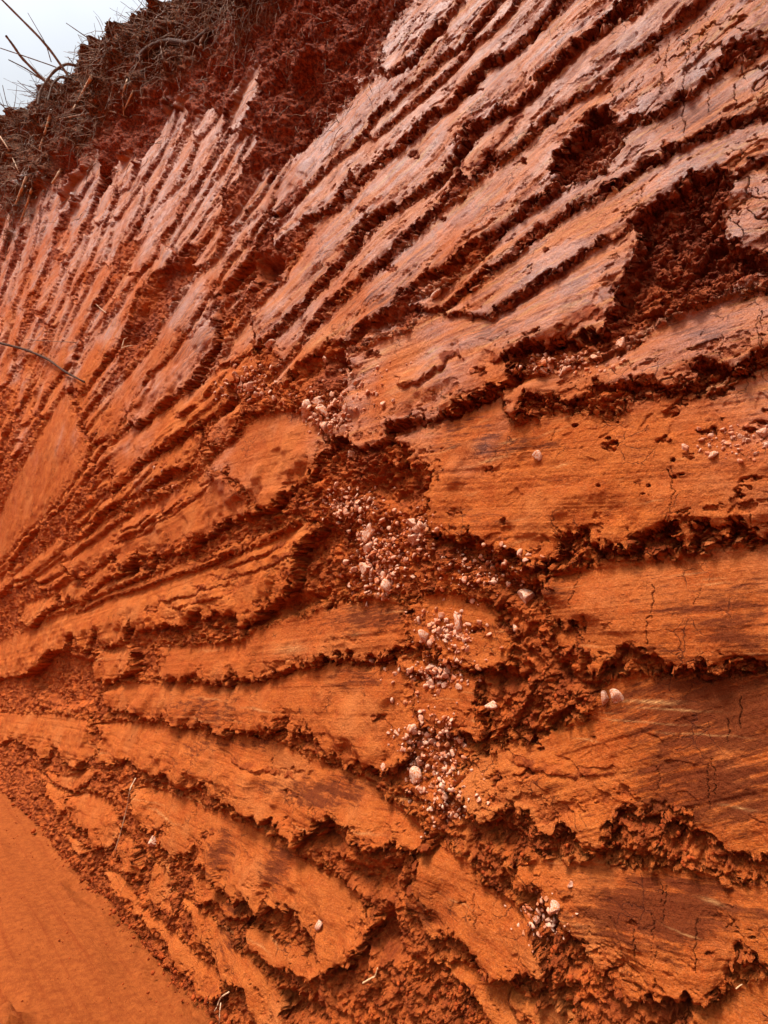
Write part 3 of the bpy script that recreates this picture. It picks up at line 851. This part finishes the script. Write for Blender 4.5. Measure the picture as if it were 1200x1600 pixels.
GROOVE = np.stack([S.ravel(), ACR.ravel(), (SID.ravel() * 0.37).astype(f32)], -1).astype(f32)


def sub_bank(name, quads, parent=None):
    used = np.zeros(len(allv), bool)
    used[quads.ravel()] = True
    idx = np.cumsum(used) - 1
    me = mesh_from(name, allv[used], idx[quads])
    for k, v in ATT.items():
        me.attributes.new(k, 'FLOAT', 'POINT').data.foreach_set('value', v[used])
    me.attributes.new('groove', 'FLOAT_VECTOR', 'POINT').data.foreach_set('vector', GROOVE[used].ravel())
    return link(name, me, M_CLAY, parent)


qs = SID.ravel()[Q]
qid = np.where((qs == qs[:, :1]).all(1), qs[:, 0], -1)
qsoil = ATT['soil'][Q].mean(1)
n_fan = len(FAN)
n_px = np.bincount(qid[qid >= 0], minlength=len(SLABS))
keep = [k for k in range(n_fan, len(SLABS) - len(LEDGES)) if n_px[k] > 150]
is_part = np.isin(qid, keep)
body = ~is_part & (qsoil < .5)
bank = sub_bank('earth_bank', Q[body])
tag(bank, 'steep cut bank of orange red clay scraped into jagged overlapping ridges', 'earth bank', kind='structure')
soil = sub_bank('topsoil', Q[~is_part & (qsoil >= .5)], bank)
soil['label'] = 'dark brown root filled topsoil under the brow of the bank'
for k in keep:
    sub_bank('scraped_ridge', Q[qid == k], bank)

# where the bank's surface is, pixel by pixel (for setting things on it)
vx, vy = project(allv)
dep = (allv - EYEV) @ FW
lut = np.full((1600, 1200), -1, np.int64)
ok = (vx >= 0) & (vx < 1199.5) & (vy >= 0) & (vy < 1599.5) & (dep > .1)
order = np.argsort(-dep[ok])
ids = np.nonzero(ok)[0][order]
ox_, oy_ = vx[ids].astype(int), vy[ids].astype(int)
for ddx in (-1, 1, 0):
    for ddy in (-1, 1, 0):
        lut[np.clip(oy_ + ddy, 0, 1599), np.clip(ox_ + ddx, 0, 1199)] = ids


def at(px, py):
    x, y = int(np.clip(px, 0, 1199)), int(np.clip(py, 0, 1599))
    for r in range(0, 40):
        for dx, dy in ((0, 0), (r, 0), (-r, 0), (0, r), (0, -r), (r, r), (-r, -r)):
            i = lut[min(max(y + dy, 0), 1599), min(max(x + dx, 0), 1199)]
            if i >= 0:
                return allv[i].copy()
    return base_P(px, py)


def at_depth(px, py, d):
    return EYEV + ray(px, py) * d


# ------------------------------------------------------------------ ground and hilltop
def ground():
    us = np.concatenate([-np.geomspace(300, 8.02, 40), np.arange(-8, 6, .035), np.geomspace(6.02, 300, 40)])
    vs = np.concatenate([-np.geomspace(60, 1.02, 14), np.arange(-1.0, 3.4, .02), np.geomspace(3.42, 300, 40)])
    UU, VV = np.meshgrid(us, vs)
    o = FOOT2
    X = o[0] + DIR[0] * UU + NH[0] * VV
    Y = o[1] + DIR[1] * UU + NH[1] * VV
    near = sstep(12, 6, np.abs(UU)) * sstep(12, 3, np.abs(VV))
    Z = 0.025 * fbm(UU * .5, VV, .6, 3, 201) + 0.0035 * fbm(UU * .06, VV, .09, 4, 203, None, .6) + 0.0016 * fbm(UU, VV, .10, 5, 207, None, .75)
    # loose heap further out
    lump = sstep(.54, .64, VV + .05 * fbm(UU, VV, .3, 4, 209))
    Z = Z + lump * (0.05 * fbm(UU, VV, .35, 4, 211, None, .6) + 0.03 * clods(UU, VV, .09, 213) + .02) 
    # crumbs along the foot
    foot = sstep(.20, .0, np.abs(VV) + .06 * fbm(UU, VV, .22, 4, 215))
    Z = Z + foot * (0.012 + 0.022 * fbm(UU, VV, .12, 4, 219, None, .65) + 0.015 * clods(UU, VV, .035, 217))
    Z = Z * near
    nv = np.stack([X, Y, Z], -1)
    ny, nx = UU.shape
    vid = np.arange(ny * nx).reshape(ny, nx)
    q = np.stack([vid[:-1, :-1], vid[:-1, 1:], vid[1:, 1:], vid[1:, :-1]], -1).reshape(-1, 4)
    t = nv.reshape(-1, 3)[q[len(q) // 2]]
    if np.cross(t[1] - t[0], t[2] - t[0])[2] < 0:
        q = q[:, ::-1]
    me = mesh_from('ground', nv.reshape(-1, 3), q)
    me.attributes.new('track', 'FLOAT_VECTOR', 'POINT').data.foreach_set('vector', np.stack([UU, VV, VV * 0], -1).astype(f32).ravel())
    me.attributes.new('lump', 'FLOAT', 'POINT').data.foreach_set('value', lump.astype(f32).ravel())
    m, n, p = new_mat('bare_earth')
    b = NB(n)
    geo = b.node('ShaderNodeNewGeometry').outputs['Position']
    tr = b.attr('track', 'Vector')
    s1 = b.noise(b.scale(tr, (.45, 24, 1)), 1, 8, .70, .25)
    mid = b.noise(geo, 26, 6, .7)
    fine = b.noise(geo, 70, 5, .7)
    c = b.mix(b.ramp(mid, .35, .68), (.23, .046, .008), (.33, .076, .014))
    c = b.mix(b.math('MULTIPLY', b.ramp(s1, .48, .7), .7), c, (.19, .028, .004))
    c = b.mix(b.math('MULTIPLY', b.ramp(fine, .50, .70), .6), c, (.38, .096, .019))
    c = b.mix(b.math('MULTIPLY', b.ramp(b.noise(geo, 300, 3, .7), .52, .7), .4), c, (.20, .032, .006))
    n.links.new(c, p.inputs['Base Color'])
    p.inputs['Roughness'].default_value = .9
    p.inputs['Specular IOR Level'].default_value = .08
    n.links.new(b.bump(b.math('ADD', b.math('ADD', fine, b.noise(geo, 260, 3, .7)), b.math('MULTIPLY', s1, .6)), .008, .8), p.inputs['Normal'])
    return tag(link('ground', me, m), 'smooth bare orange earth floor at the foot of the bank', 'ground', kind='structure')


ground()


# ------------------------------------------------------------------ loose things
class Acc:
    def __init__(s):
        s.v, s.f, s.n = [], [], 0

    def add(s, v, f):
        s.v.append(v)
        s.f.append(f + s.n)
        s.n += len(v)

    def mesh(s, name):
        return mesh_from(name, np.concatenate(s.v), np.concatenate(s.f))


def tube(pts, r0, r1, sides=6, wob=0.0):
    pts = np.asarray(pts, float)
    n = len(pts)
    tan = np.gradient(pts, axis=0)
    tan /= np.linalg.norm(tan, axis=1)[:, None] + 1e-9
    ref = np.array([0.31, 0.2, .93])
    a = np.cross(tan, ref)
    a /= np.linalg.norm(a, axis=1)[:, None] + 1e-9
    c = np.cross(tan, a)
    rad = np.linspace(r0, r1, n) * (1 + wob * rng.uniform(-1, 1, n))
    th = np.linspace(0, 2 * math.pi, sides, endpoint=False)
    v = pts[:, None] + rad[:, None, None] * (np.cos(th)[None, :, None] * a[:, None] + np.sin(th)[None, :, None] * c[:, None])
    i = np.arange(n - 1)[:, None] * sides
    j = np.arange(sides)[None]
    k = (j + 1) % sides
    q = np.stack([i + j, i + k, i + sides + k, i + sides + j], -1).reshape(-1, 4)
    return v.reshape(-1, 3), q


def smooth_line(pts, n=24):
    pts = np.asarray(pts, float)
    t = np.arange(len(pts))
    tt = np.linspace(0, len(pts) - 1, n)
    out = np.stack([np.interp(tt, t, pts[:, k]) for k in range(pts.shape[1])], 1)
    for _ in range(2):
        out[1:-1] = .25 * out[:-2] + .5 * out[1:-1] + .25 * out[2:]
    return out


def ico():
    t = (1 + 5 ** .5) / 2
    v = np.array([(-1, t, 0), (1, t, 0), (-1, -t, 0), (1, -t, 0), (0, -1, t), (0, 1, t), (0, -1, -t), (0, 1, -t), (t, 0, -1), (t, 0, 1), (-t, 0, -1), (-t, 0, 1)], float)
    f = [(0, 11, 5), (0, 5, 1), (0, 1, 7), (0, 7, 10), (0, 10, 11), (1, 5, 9), (5, 11, 4), (11, 10, 2), (10, 7, 6), (7, 1, 8), (3, 9, 4), (3, 4, 2), (3, 2, 6), (3, 6, 8), (3, 8, 9), (4, 9, 5), (2, 4, 11), (6, 2, 10), (8, 6, 7), (9, 8, 1)]
    v /= np.linalg.norm(v[0])
    return v, np.array(f)


def subdiv(v, f):
    v = list(map(tuple, v))
    cache, nf = {}, []

    def midp(a, b):
        k = (min(a, b), max(a, b))
        if k not in cache:
            m = (np.array(v[a]) + np.array(v[b]))
            v.append(tuple(m / np.linalg.norm(m)))
            cache[k] = len(v) - 1
        return cache[k]
    for a, b, c in f:
        x, y, z = midp(a, b), midp(b, c), midp(c, a)
        nf += [(a, x, z), (b, y, x), (c, z, y), (x, y, z)]
    return np.array(v), np.array(nf)


ICO1 = ico()
ICO2 = subdiv(*ICO1)
ICO3 = subdiv(*ICO2)


def rock(r, level, seed, flat=.7, chops=7, lims=(.34, .72)):
    """an angular fragment: a ball cut by random planes"""
    g = np.random.default_rng(seed)
    v, f = level
    v = v * np.array([1, g.uniform(.65, 1), flat * g.uniform(.7, 1.1)])
    for _ in range(chops):
        d = g.normal(size=3)
        d /= np.linalg.norm(d)
        lim = g.uniform(*lims)
        ex = np.maximum(v @ d - lim, 0)
        v = v - ex[:, None] * d
    v = v + g.normal(size=v.shape) * .012
    q, _ = np.linalg.qr(g.normal(size=(3, 3)))
    return (v @ q.T) * r, f


# quartz fragments: (x, y, radius in photo pixels, look)
Q_BIG = [(480, 640, 15, 'large rounded white quartz stone at the left end of the cluster below the dark notch'),
         (497, 622, 12, 'white quartz stone topmost in the cluster below the dark notch'),
         (505, 640, 17, 'biggest chalky white quartz block in the middle of the cluster below the dark notch'),
         (522, 632, 12, 'angular white quartz stone beside the biggest block of the cluster'),
         (508, 668, 12, 'pale stone hanging lowest under the white quartz cluster'),
         (540, 640, 9, 'small pinkish quartz stone at the right end of the white cluster'),
         (552, 708, 11, 'pointed orange white stone alone in the shaded hollow at the centre'),
         (572, 856, 14, 'large cream quartz stone in the upper pebble pocket of the middle hollow'),
         (570, 886, 13, 'long cream quartz stone just under the large cream one'),
         (603, 918, 15, 'blocky pink stone at the bottom of the middle pebble pocket'),
         (580, 832, 15, 'flat orange stone above the large cream stone'),
         (646, 815, 11, 'tan stone at the top of the right hand pebble string'),
         (657, 826, 10, 'pale pink stone second in the right hand pebble string'),
         (648, 840, 10, 'orange stone third in the right hand pebble string'),
         (820, 934, 16, 'crazed white stone set in the dark gap left of the big cracked ridge'),
         (805, 980, 12, 'pinkish stone sitting in the rubble under the crazed white stone'),
         (962, 1092, 13, 'bright white stone with a pit at the start of the long pale scratch'),
         (715, 972, 17, 'pink white crystalline lump on the orange knob right of centre'),
         (664, 990, 14, 'grey lilac crystalline patch of stone in the orange clay'),
         (650, 1212, 12, 'orange angular stone in the lower rubble strip beside the smooth clay'),
         (645, 1138, 10, 'flat cream stone in the rubble right of the broad smooth ridge'),
         (715, 1155, 9, 'upright pale stone in the rubble right of the broad smooth ridge'),
         (768, 1099, 10, 'flat pale stone lying in the rubble left of the bright white stone'),
         (866, 1418, 9, 'small glinting grey white stone in the lower right crumbles'),
         (500, 1445, 9, 'small white chip in the orange clay near the bottom'),
         (968, 538, 11, 'round beige stone under the big red hollow on the right'),
         (908, 533, 9, 'beige stone left of the round one under the big red hollow'),
         (1190, 562, 14, 'white stone jutting out at the right edge above the orange face'),
         (1172, 570, 9, 'small white stone touching the one at the right edge'),
         (1112, 708, 10, 'white quartz chip in the pitted orange face on the right'),
         (880, 582, 9, 'cream stone in the crumbly seam right of centre'),
         (847, 580, 8, 'smaller cream stone left of its neighbour in the crumbly seam'),
         (683, 461, 12, 'crusty cream stone in the dark notch of the long ridge'),
         (422, 538, 9, 'pale pebble above the dark rubble left of the white cluster'),
         (390, 602, 9, 'whitish pebble in the dark rubble left of the white cluster'),
         (840, 712, 9, 'tan stone below the small dark hole in the orange face'),
         (946, 1090, 10, 'brown stone shoulder beside the bright white stone'),
         (240, 1312, 9, 'pinkish stone under the jagged lip at the lower left'),
         (1190, 676, 10, 'white stone in the dark pocket at the right edge'),
         (672, 1040, 9, 'greyish white stone in the dark seam right of the arched ridge')]
Q_POCK = [(515, 655, 38, 26, 14, 3, 7, 'white pebble in the quartz cluster below the dark notch'),
          (545, 790, 34, 18, 22, 3, 7, 'whitish pebble in the crumbly patch at the top of the middle hollow'),
          (590, 900, 34, 34, 24, 3, 7, 'pale pebble in the lower pocket of the middle hollow'),
          (655, 830, 18, 24, 8, 3, 7, 'pebble in the right hand string of the middle hollow'),
          (695, 870, 60, 40, 14, 2, 5, 'tiny pale pebble scattered right of the middle hollow'),
          (390, 600, 30, 24, 14, 3, 6, 'greyish pebble in the dark rubble left of the white cluster'),
          (695, 985, 40, 26, 12, 3, 7, 'pinkish chip round the crystalline lump right of centre'),
          (690, 1060, 60, 24, 16, 3, 7, 'pink pebble along the dark seam right of the arched ridge'),
          (670, 1170, 50, 50, 22, 3, 7, 'orange pebble in the rubble right of the broad smooth ridge'),
          (700, 1240, 50, 40, 14, 3, 6, 'pink pebble in the lower rubble strip'),
          (1170, 690, 40, 24, 8, 3, 6, 'white chip in the pitted face at the right edge'),
          (870, 570, 70, 16, 12, 3, 6, 'cream chip in the crumbly seam right of centre'),
          (250, 760, 40, 24, 8, 2, 4, 'greyish grit in the rough band on the left'),
          (850, 1430, 30, 40, 8, 3, 6, 'dull pebble in the lower right crumbles')]
proto_rocks = []
for i in range(8):
    v, f = rock(1.0, ICO3, 300 + i, .72, 6, (.22, .6))
    me = mesh_from('quartz_stone', v, f)
    proto_rocks.append(me)
for i, me in enumerate(proto_rocks):
    me.materials.append(M_QUARTZ if i % 3 else M_QUARTZ2)


def stone(x, y, r, label, group, cat, name, big=False):
    P = at(x, y)
    d = (P - EYEV) @ FW
    rad = (1.3 if big else 1.3) * r * d / F_PX
    o = bpy.data.objects.new(name, random.choice([m_ for i_, m_ in enumerate(proto_rocks) if i_ % 3 or not big]))
    scn.collection.objects.link(o)
    o.location = P - NRM * rad * .02
    o.rotation_euler = (random.uniform(0, 6), random.uniform(0, 6), random.uniform(0, 6))
    o.scale = (rad * random.uniform(.95, 1.15), rad * random.uniform(.8, 1), rad * random.uniform(.8, 1))
    tag(o, label, cat, group)


for x, y, r, lab in Q_BIG:
    stone(x, y, r, lab, 'larger stones set in the bank', 'stone', 'quartz_stone', True)
for gi, (cx, cy, sx, sy, n, r0, r1, lab) in enumerate(Q_POCK):
    for _ in range(int(n * 1.4)):
        stone(cx + random.gauss(0, .55) * sx, cy + random.gauss(0, .55) * sy, random.uniform(r0, r1), lab, lab.replace('pebble', 'pebbles').replace('chip', 'chips'), 'pebble', 'pebble')

# grit of the same quartz packed between the stones: nobody could count it
qa = Acc()
grv = [rock(1.0, ICO2, 700 + i, .7, 5, (.22, .6)) for i in range(10)]
for (cx, cy, sx, sy, n) in ((510, 650, 42, 30, 70), (545, 790, 40, 22, 80), (595, 885, 36, 46, 120), (600, 835, 50, 40, 50), (655, 830, 22, 28, 40), (390, 600, 36, 28, 60), (700, 985, 50, 30, 60), (690, 1050, 60, 26, 70),
                            (670, 1160, 44, 60, 110), (700, 1240, 46, 44, 60), (870, 570, 80, 16, 60), (1150, 690, 60, 30, 40), (760, 890, 80, 40, 60), (850, 1430, 36, 46, 40), (560, 600, 60, 40, 30)):
    for _ in range(int(n * 1.9)):
        x, y = cx + random.gauss(0, .55) * sx, cy + random.gauss(0, .55) * sy
        P = at(x, y)
        v, f = grv[random.randrange(10)]
        r = random.choice((1.3, 1.8, 2.4, 3.2, 4.6)) * random.uniform(.8, 1.2) * ((P - EYEV) @ FW) / F_PX
        q, _ = np.linalg.qr(rng.normal(size=(3, 3)))
        r *= 1.3
        qa.add((v @ q.T) * r + P + NRM * r * .25, f)
tag(link('quartz_grit', qa.mesh('quartz_grit'), simple_mat('quartz_grit', (.44, .11, .035), (.62, .36, .24), 45, .95, .001, 200, .08), None, False), 'pale pink quartz grit packed in a vein down the middle of the bank', 'quartz grit', kind='stuff')

# crumbs of broken clay lying in the rough hollows: nobody could count them
acc = {0: Acc(), 1: Acc()}
crv = [rock(1.0, ICO1, 500 + i, .8, 5) for i in range(12)]
rough_ok = (SLABM < .15) & (SOIL < .3) & (PX > -20) & (PX < 1220) & (PY > -20) & (PY < 1620) & (over <= 0)
cand = np.nonzero(rough_ok.ravel())[0]
pick = rng.choice(cand, 12000, replace=False)
bias = patchy.ravel()[pick] * .8 + .2
pick = pick[rng.uniform(0, 1, len(pick)) < bias]
for i in pick:
    v, f = crv[rng.integers(12)]
    dd = ZD.ravel()[i]
    r = min(rng.lognormal(math.log(.0034), .5), .011) * (0.6 + .25 * dd)
    q, _ = np.linalg.qr(rng.normal(size=(3, 3)))
    acc[1 if PINK.ravel()[i] > .5 else 0].add((v @ q.T) * r + allv[i] + NRM * r * .1, f)
tag(link('crumbled_clay', acc[0].mesh('crumbled_clay'), M_CRUMB, None, False), 'loose orange red clay crumbs lodged in the broken hollows', 'clay crumbs', kind='stuff')
tag(link('crumbled_dark_clay', acc[1].mesh('crumbled_dark_clay'), M_CRUMBP, None, False), 'loose dark red clay crumbs in the upper broken bands', 'clay crumbs', kind='stuff')

fa = Acc()
for k in range(3000):
    u, w = rng.uniform(-7, 1.2), abs(rng.normal(0, .045)) if k % 2 else rng.uniform(0, .9)
    P = FOOT2 + DIR * u + NH * w + np.array([0, 0, .012 + .03 * max(0, 1 - w / .15)])
    v, f = crv[rng.integers(12)]
    q, _ = np.linalg.qr(rng.normal(size=(3, 3)))
    r = min(rng.lognormal(math.log(.0045), .65), .022) * (1 if k % 2 else .42)
    fa.add((v @ q.T) * r + P, f)
tag(link('fallen_crumbs', fa.mesh('fallen_crumbs'), M_CRUMB, None, False), 'fallen clay crumbs strewn along the foot of the bank', 'clay crumbs', kind='stuff')

# ------------------------------------------------------------------ roots, stems, straw
def px_tube(name, pts, r0, r1, mat, label, cat, group=None, lift=.012, sides=6, n=24, free=None):
    """a line traced on the photo, laid on the bank (or running free from the depth of its base)"""
    sp = smooth_line(pts, n)
    if free is None:
        dd = np.array([(at(x, y) - EYEV) @ FW for x, y in sp])
        dm = np.array([dd[max(0, i - 1):i + 2].min() for i in range(n)])
        dp = np.concatenate([[dm[0]] * 4, dm, [dm[-1]] * 4])
        dm = np.minimum(np.convolve(dp, np.ones(9) / 9, 'valid'), dm + .01)
        P = np.array([at_depth(x, y, q - lift) for (x, y), q in zip(sp, dm)])
    else:
        d0 = (at(*pts[0]) - EYEV) @ FW
        P = np.array([at_depth(x, y, d0 * (1 - free * i / (n - 1))) for i, (x, y) in enumerate(sp)])
    d = (P[0] - EYEV) @ FW
    k = d / F_PX
    v, q = tube(P, r0 * k, r1 * k, sides, .12)
    o = link(name, mesh_from(name, v - P[0], q), mat)
    o.location = P[0]
    return tag(o, label, cat, group)


T = lambda s: [(float(a.split(',')[0]) / 3, float(a.split(',')[1]) / 3) for a in s.split()]
GS = 'dry stems sticking up from the brow'
STEMS = [('330,370 240,240 180,170 60,50 0,-10', 2.3, 1.3, 'long straight dry stem reaching the top left corner of the sky'),
         ('300,465 200,370 100,270 60,210 28,168', 2.6, 1.5, 'thick dark broken off stem leaning left over the brow'),
         ('330,345 250,310 120,265 0,225', 1.0, .6, 'thin stem running nearly level to the left edge'),
         ('370,310 310,298 250,335 190,420 178,490', 2.2, 1.6, 'outer arched grey stem bending back to the soil'),
         ('335,375 285,358 245,395 225,470', 1.8, 1.2, 'inner arched grey stem under the outer arch'),
         ('240,290 215,205 130,60', .8, .4, 'thin upright twig crossing the long straight stem'),
         ('485,230 400,170 310,108', .9, .5, 'short slanting twig on the middle of the brow'),
         ('640,130 580,118 535,100', 1.0, .6, 'stubby bent twig just below the upper step of the brow'),
         ('650,115 620,85 592,58', .7, .4, 'fine twig beside the stubby bent one'),
         ('710,70 680,35 640,-10', .7, .4, 'fine twig at the top edge of the picture'),
         ('80,585 40,530 0,480', .9, .5, 'low stem at the left edge leaning over the brow'),
         ('75,575 30,480 12,400', .7, .4, 'thin steep stem at the left edge'),
         ('180,455 130,420 82,378', .7, .4, 'short twig left of the inner arch'),
         ('482,225 470,195 460,168', .9, .7, 'short upright stub on the middle of the brow'),
         ('365,330 345,300 318,265', .8, .5, 'short stub beside the arches'),
         ('210,380 120,320 40,280', 1.2, .7, 'medium stem below the level thin one'),
         ('145,530 60,505 0,488', .8, .5, 'lowest stem lying along the brow at the left'),
         ('395,260 385,200 365,160', .6, .3, 'hair thin twig right of the arches')]
for i, (s, r0, r1, lab) in enumerate(STEMS):
    px_tube('dry_stem', T(s), r0, r1, M_STEM, lab, 'stem', GS, free=.06 if 'arch' not in lab else .03)
_r = random.Random(21)
for k in range(64):                                           # finer grass along the brow
    bx = _r.uniform(0, 240) if k % 2 else _r.uniform(-10, 110)
    by = float(np.interp(bx, BROW[:, 0], BROW[:, 1])) + 10
    L = _r.uniform(10, 48) if k % 2 else _r.uniform(25, 80)
    a = math.radians(_r.uniform(70, 175))
    px_tube('grass_blade', [(bx, by), (bx + L * .5 * math.cos(a), by - L * .5 * math.sin(a)), (bx + L * math.cos(a) - _r.uniform(0, 10), by - L * math.sin(a) + _r.uniform(-4, 8))],
            .7, .25, M_STEM, 'fine dry grass blade sprouting along the brow against the sky', 'grass blade', 'fine grass blades along the brow', free=.03, sides=4, n=10)
GR = 'roots showing in the bank'
ROOTS = [(T('650,275 720,215 800,193 900,210 985,140'), 5.0, 3.6, M_ROOTDARK, 'thick bent root bridging the dark soil at the top', .06),
         ([(0, 536), (40, 546), (75, 561), (100, 580), (132, 597)], 2.0, 1.2, M_ROOTDARK, 'long thin dark root slanting across the left part of the clay', .03),
         (T('430,360 390,430 340,520'), 2.6, 1.4, M_ROOTPALE, 'pale straight root hanging in the soil left of the thick bent root', .05),
         (T('235,545 215,610 185,700'), 2.4, 1.2, M_ROOTPALE, 'pale root strip lower down in the left soil', .05),
         (T('125,830 85,930 40,1040'), 2.2, 1.0, M_ROOTPALE, 'long pale root near the left edge of the soil', .05),
         (T('150,880 130,950 95,1040'), 1.6, .9, M_ROOTPALE, 'shorter pale root beside the long one at the left', .05),
         (T('290,790 265,830 245,860'), 1.8, 1.0, M_ROOTPALE, 'short pale root stub in the lower soil', .05),
         (T('600,360 575,440 580,540'), 1.4, .8, M_ROOTPALE, 'thin tan root hanging under the middle of the overhang', .05),
         (T('640,390 600,480 575,530'), 1.2, .6, M_ROOTPALE, 'thin tan root crossing another under the overhang', .05),
         (T('280,560 400,535 520,520 600,550'), 1.6, .8, M_ROOT, 'level brown root along the lower edge of the overhang', .05),
         (T('740,140 748,200 770,300'), 1.0, .5, M_ROOT, 'wiry root hanging in front of the dark hollow at the top', .05),
         (T('0,640 40,700 90,810'), 1.3, .8, M_ROOTPALE, 'pale bowed straw like root at the left edge', .06),
         (T('980,140 940,200 950,260'), 4.0, 2.0, M_ROOT, 'root stump bending down at the right end of the thick root', .05),
         (T('590,1280 590,1285'), .5, .4, M_ROOT, 'speck of root', .0),
         ([(190, 545), (194, 530), (200, 527)], 1.0, .7, M_ROOTPALE, 'small white hooked rootlet in the brown hollow on the left', .02),
         ([(190, 544), (200, 541), (207, 540)], 1.1, .7, M_ROOTPALE, 'small white level rootlet under the hooked one', .02),
         ([(212, 1216), (203, 1232), (200, 1255), (194, 1280), (186, 1310), (180, 1328)], 1.0, .6, M_ROOTPALE, 'long fine pale root dangling over the lower left ridges', .02),
         ([(358, 1550), (345, 1558), (338, 1575), (335, 1580)], 1.1, .6, M_ROOTPALE, 'fine curled root near the bottom left', .03),
         ([(345, 1567), (343, 1585), (343, 1605)], .9, .6, M_ROOTPALE, 'fine straight root at the bottom left edge', .03),
         ([(150, 475), (158, 483), (166, 489)], .8, .5, M_ROOTPALE, 'short pale rootlet above the brown hollow on the left', .02),
         ([(120, 535), (60, 532), (40, 530)], .6, .4, M_ROOT, 'faint thin root above the long dark root', .02)]
for pts, r0, r1, m, lab, lift in ROOTS:
    if lab.startswith('speck'):
        continue
    px_tube('root', pts, r0, r1, m, lab, 'root', GR, lift=lift)
px_tube('straw', [(567, 1536), (583, 1527), (586, 1526), (590, 1512)], 1.3, .9, M_STRAW, 'bent pale straw lying on the clay at the bottom middle', 'straw', lift=.02)
px_tube('twig', [(1150, 1545), (1156, 1540), (1160, 1538)], .9, .6, M_STRAW, 'tiny pale twig at the lower right corner', 'twig', lift=.015)

# mat of hair roots in the topsoil and the red soil below it
ra = Acc()
zone = np.nonzero(((SOIL > .35) | ((RED > .5) & (hash2(np.arange(NX)[None] + 0 * VID, VID, 5) < .06))).ravel() & (PX.ravel() > -30) & (PX.ravel() < 700) & (PY.ravel() > -30) & (over.ravel() <= 0))[0]
for i in rng.choice(zone, 2100, replace=False):
    P = allv[i] + NRM * rng.uniform(.0, .05)
    dd = ZD.ravel()[i]
    L = rng.uniform(.10, .42) * (1.0 if SOIL.ravel()[i] > .4 else .55)
    dirv = DIR * rng.normal(0, .5) - UPW * rng.normal(.6, .6) + NRM * rng.normal(.15, .3)
    dirv /= np.linalg.norm(dirv)
    pts = [P]
    for s in range(6):
        dirv = dirv + rng.normal(0, .2, 3) - np.array([0, 0, .12])
        dirv /= np.linalg.norm(dirv)
        pts.append(pts[-1] + dirv * L / 6)
    pts = np.array(pts)
    rr = rng.uniform(.25, .7) * dd / F_PX
    v, q = tube(pts, rr, rr * .5, 3)
    ra.add(v, q)
tag(link('root_mat', ra.mesh('root_mat'), M_ROOT), 'tangle of hair fine brown roots in the topsoil', 'root mat', kind='stuff')
print(on_ground(0,1420)-FOOT2, (on_ground(0,1420)-FOOT2)@NH,(on_ground(30,1550)-FOOT2)@NH)
print('verts', len(allv), 'parts', len(keep))
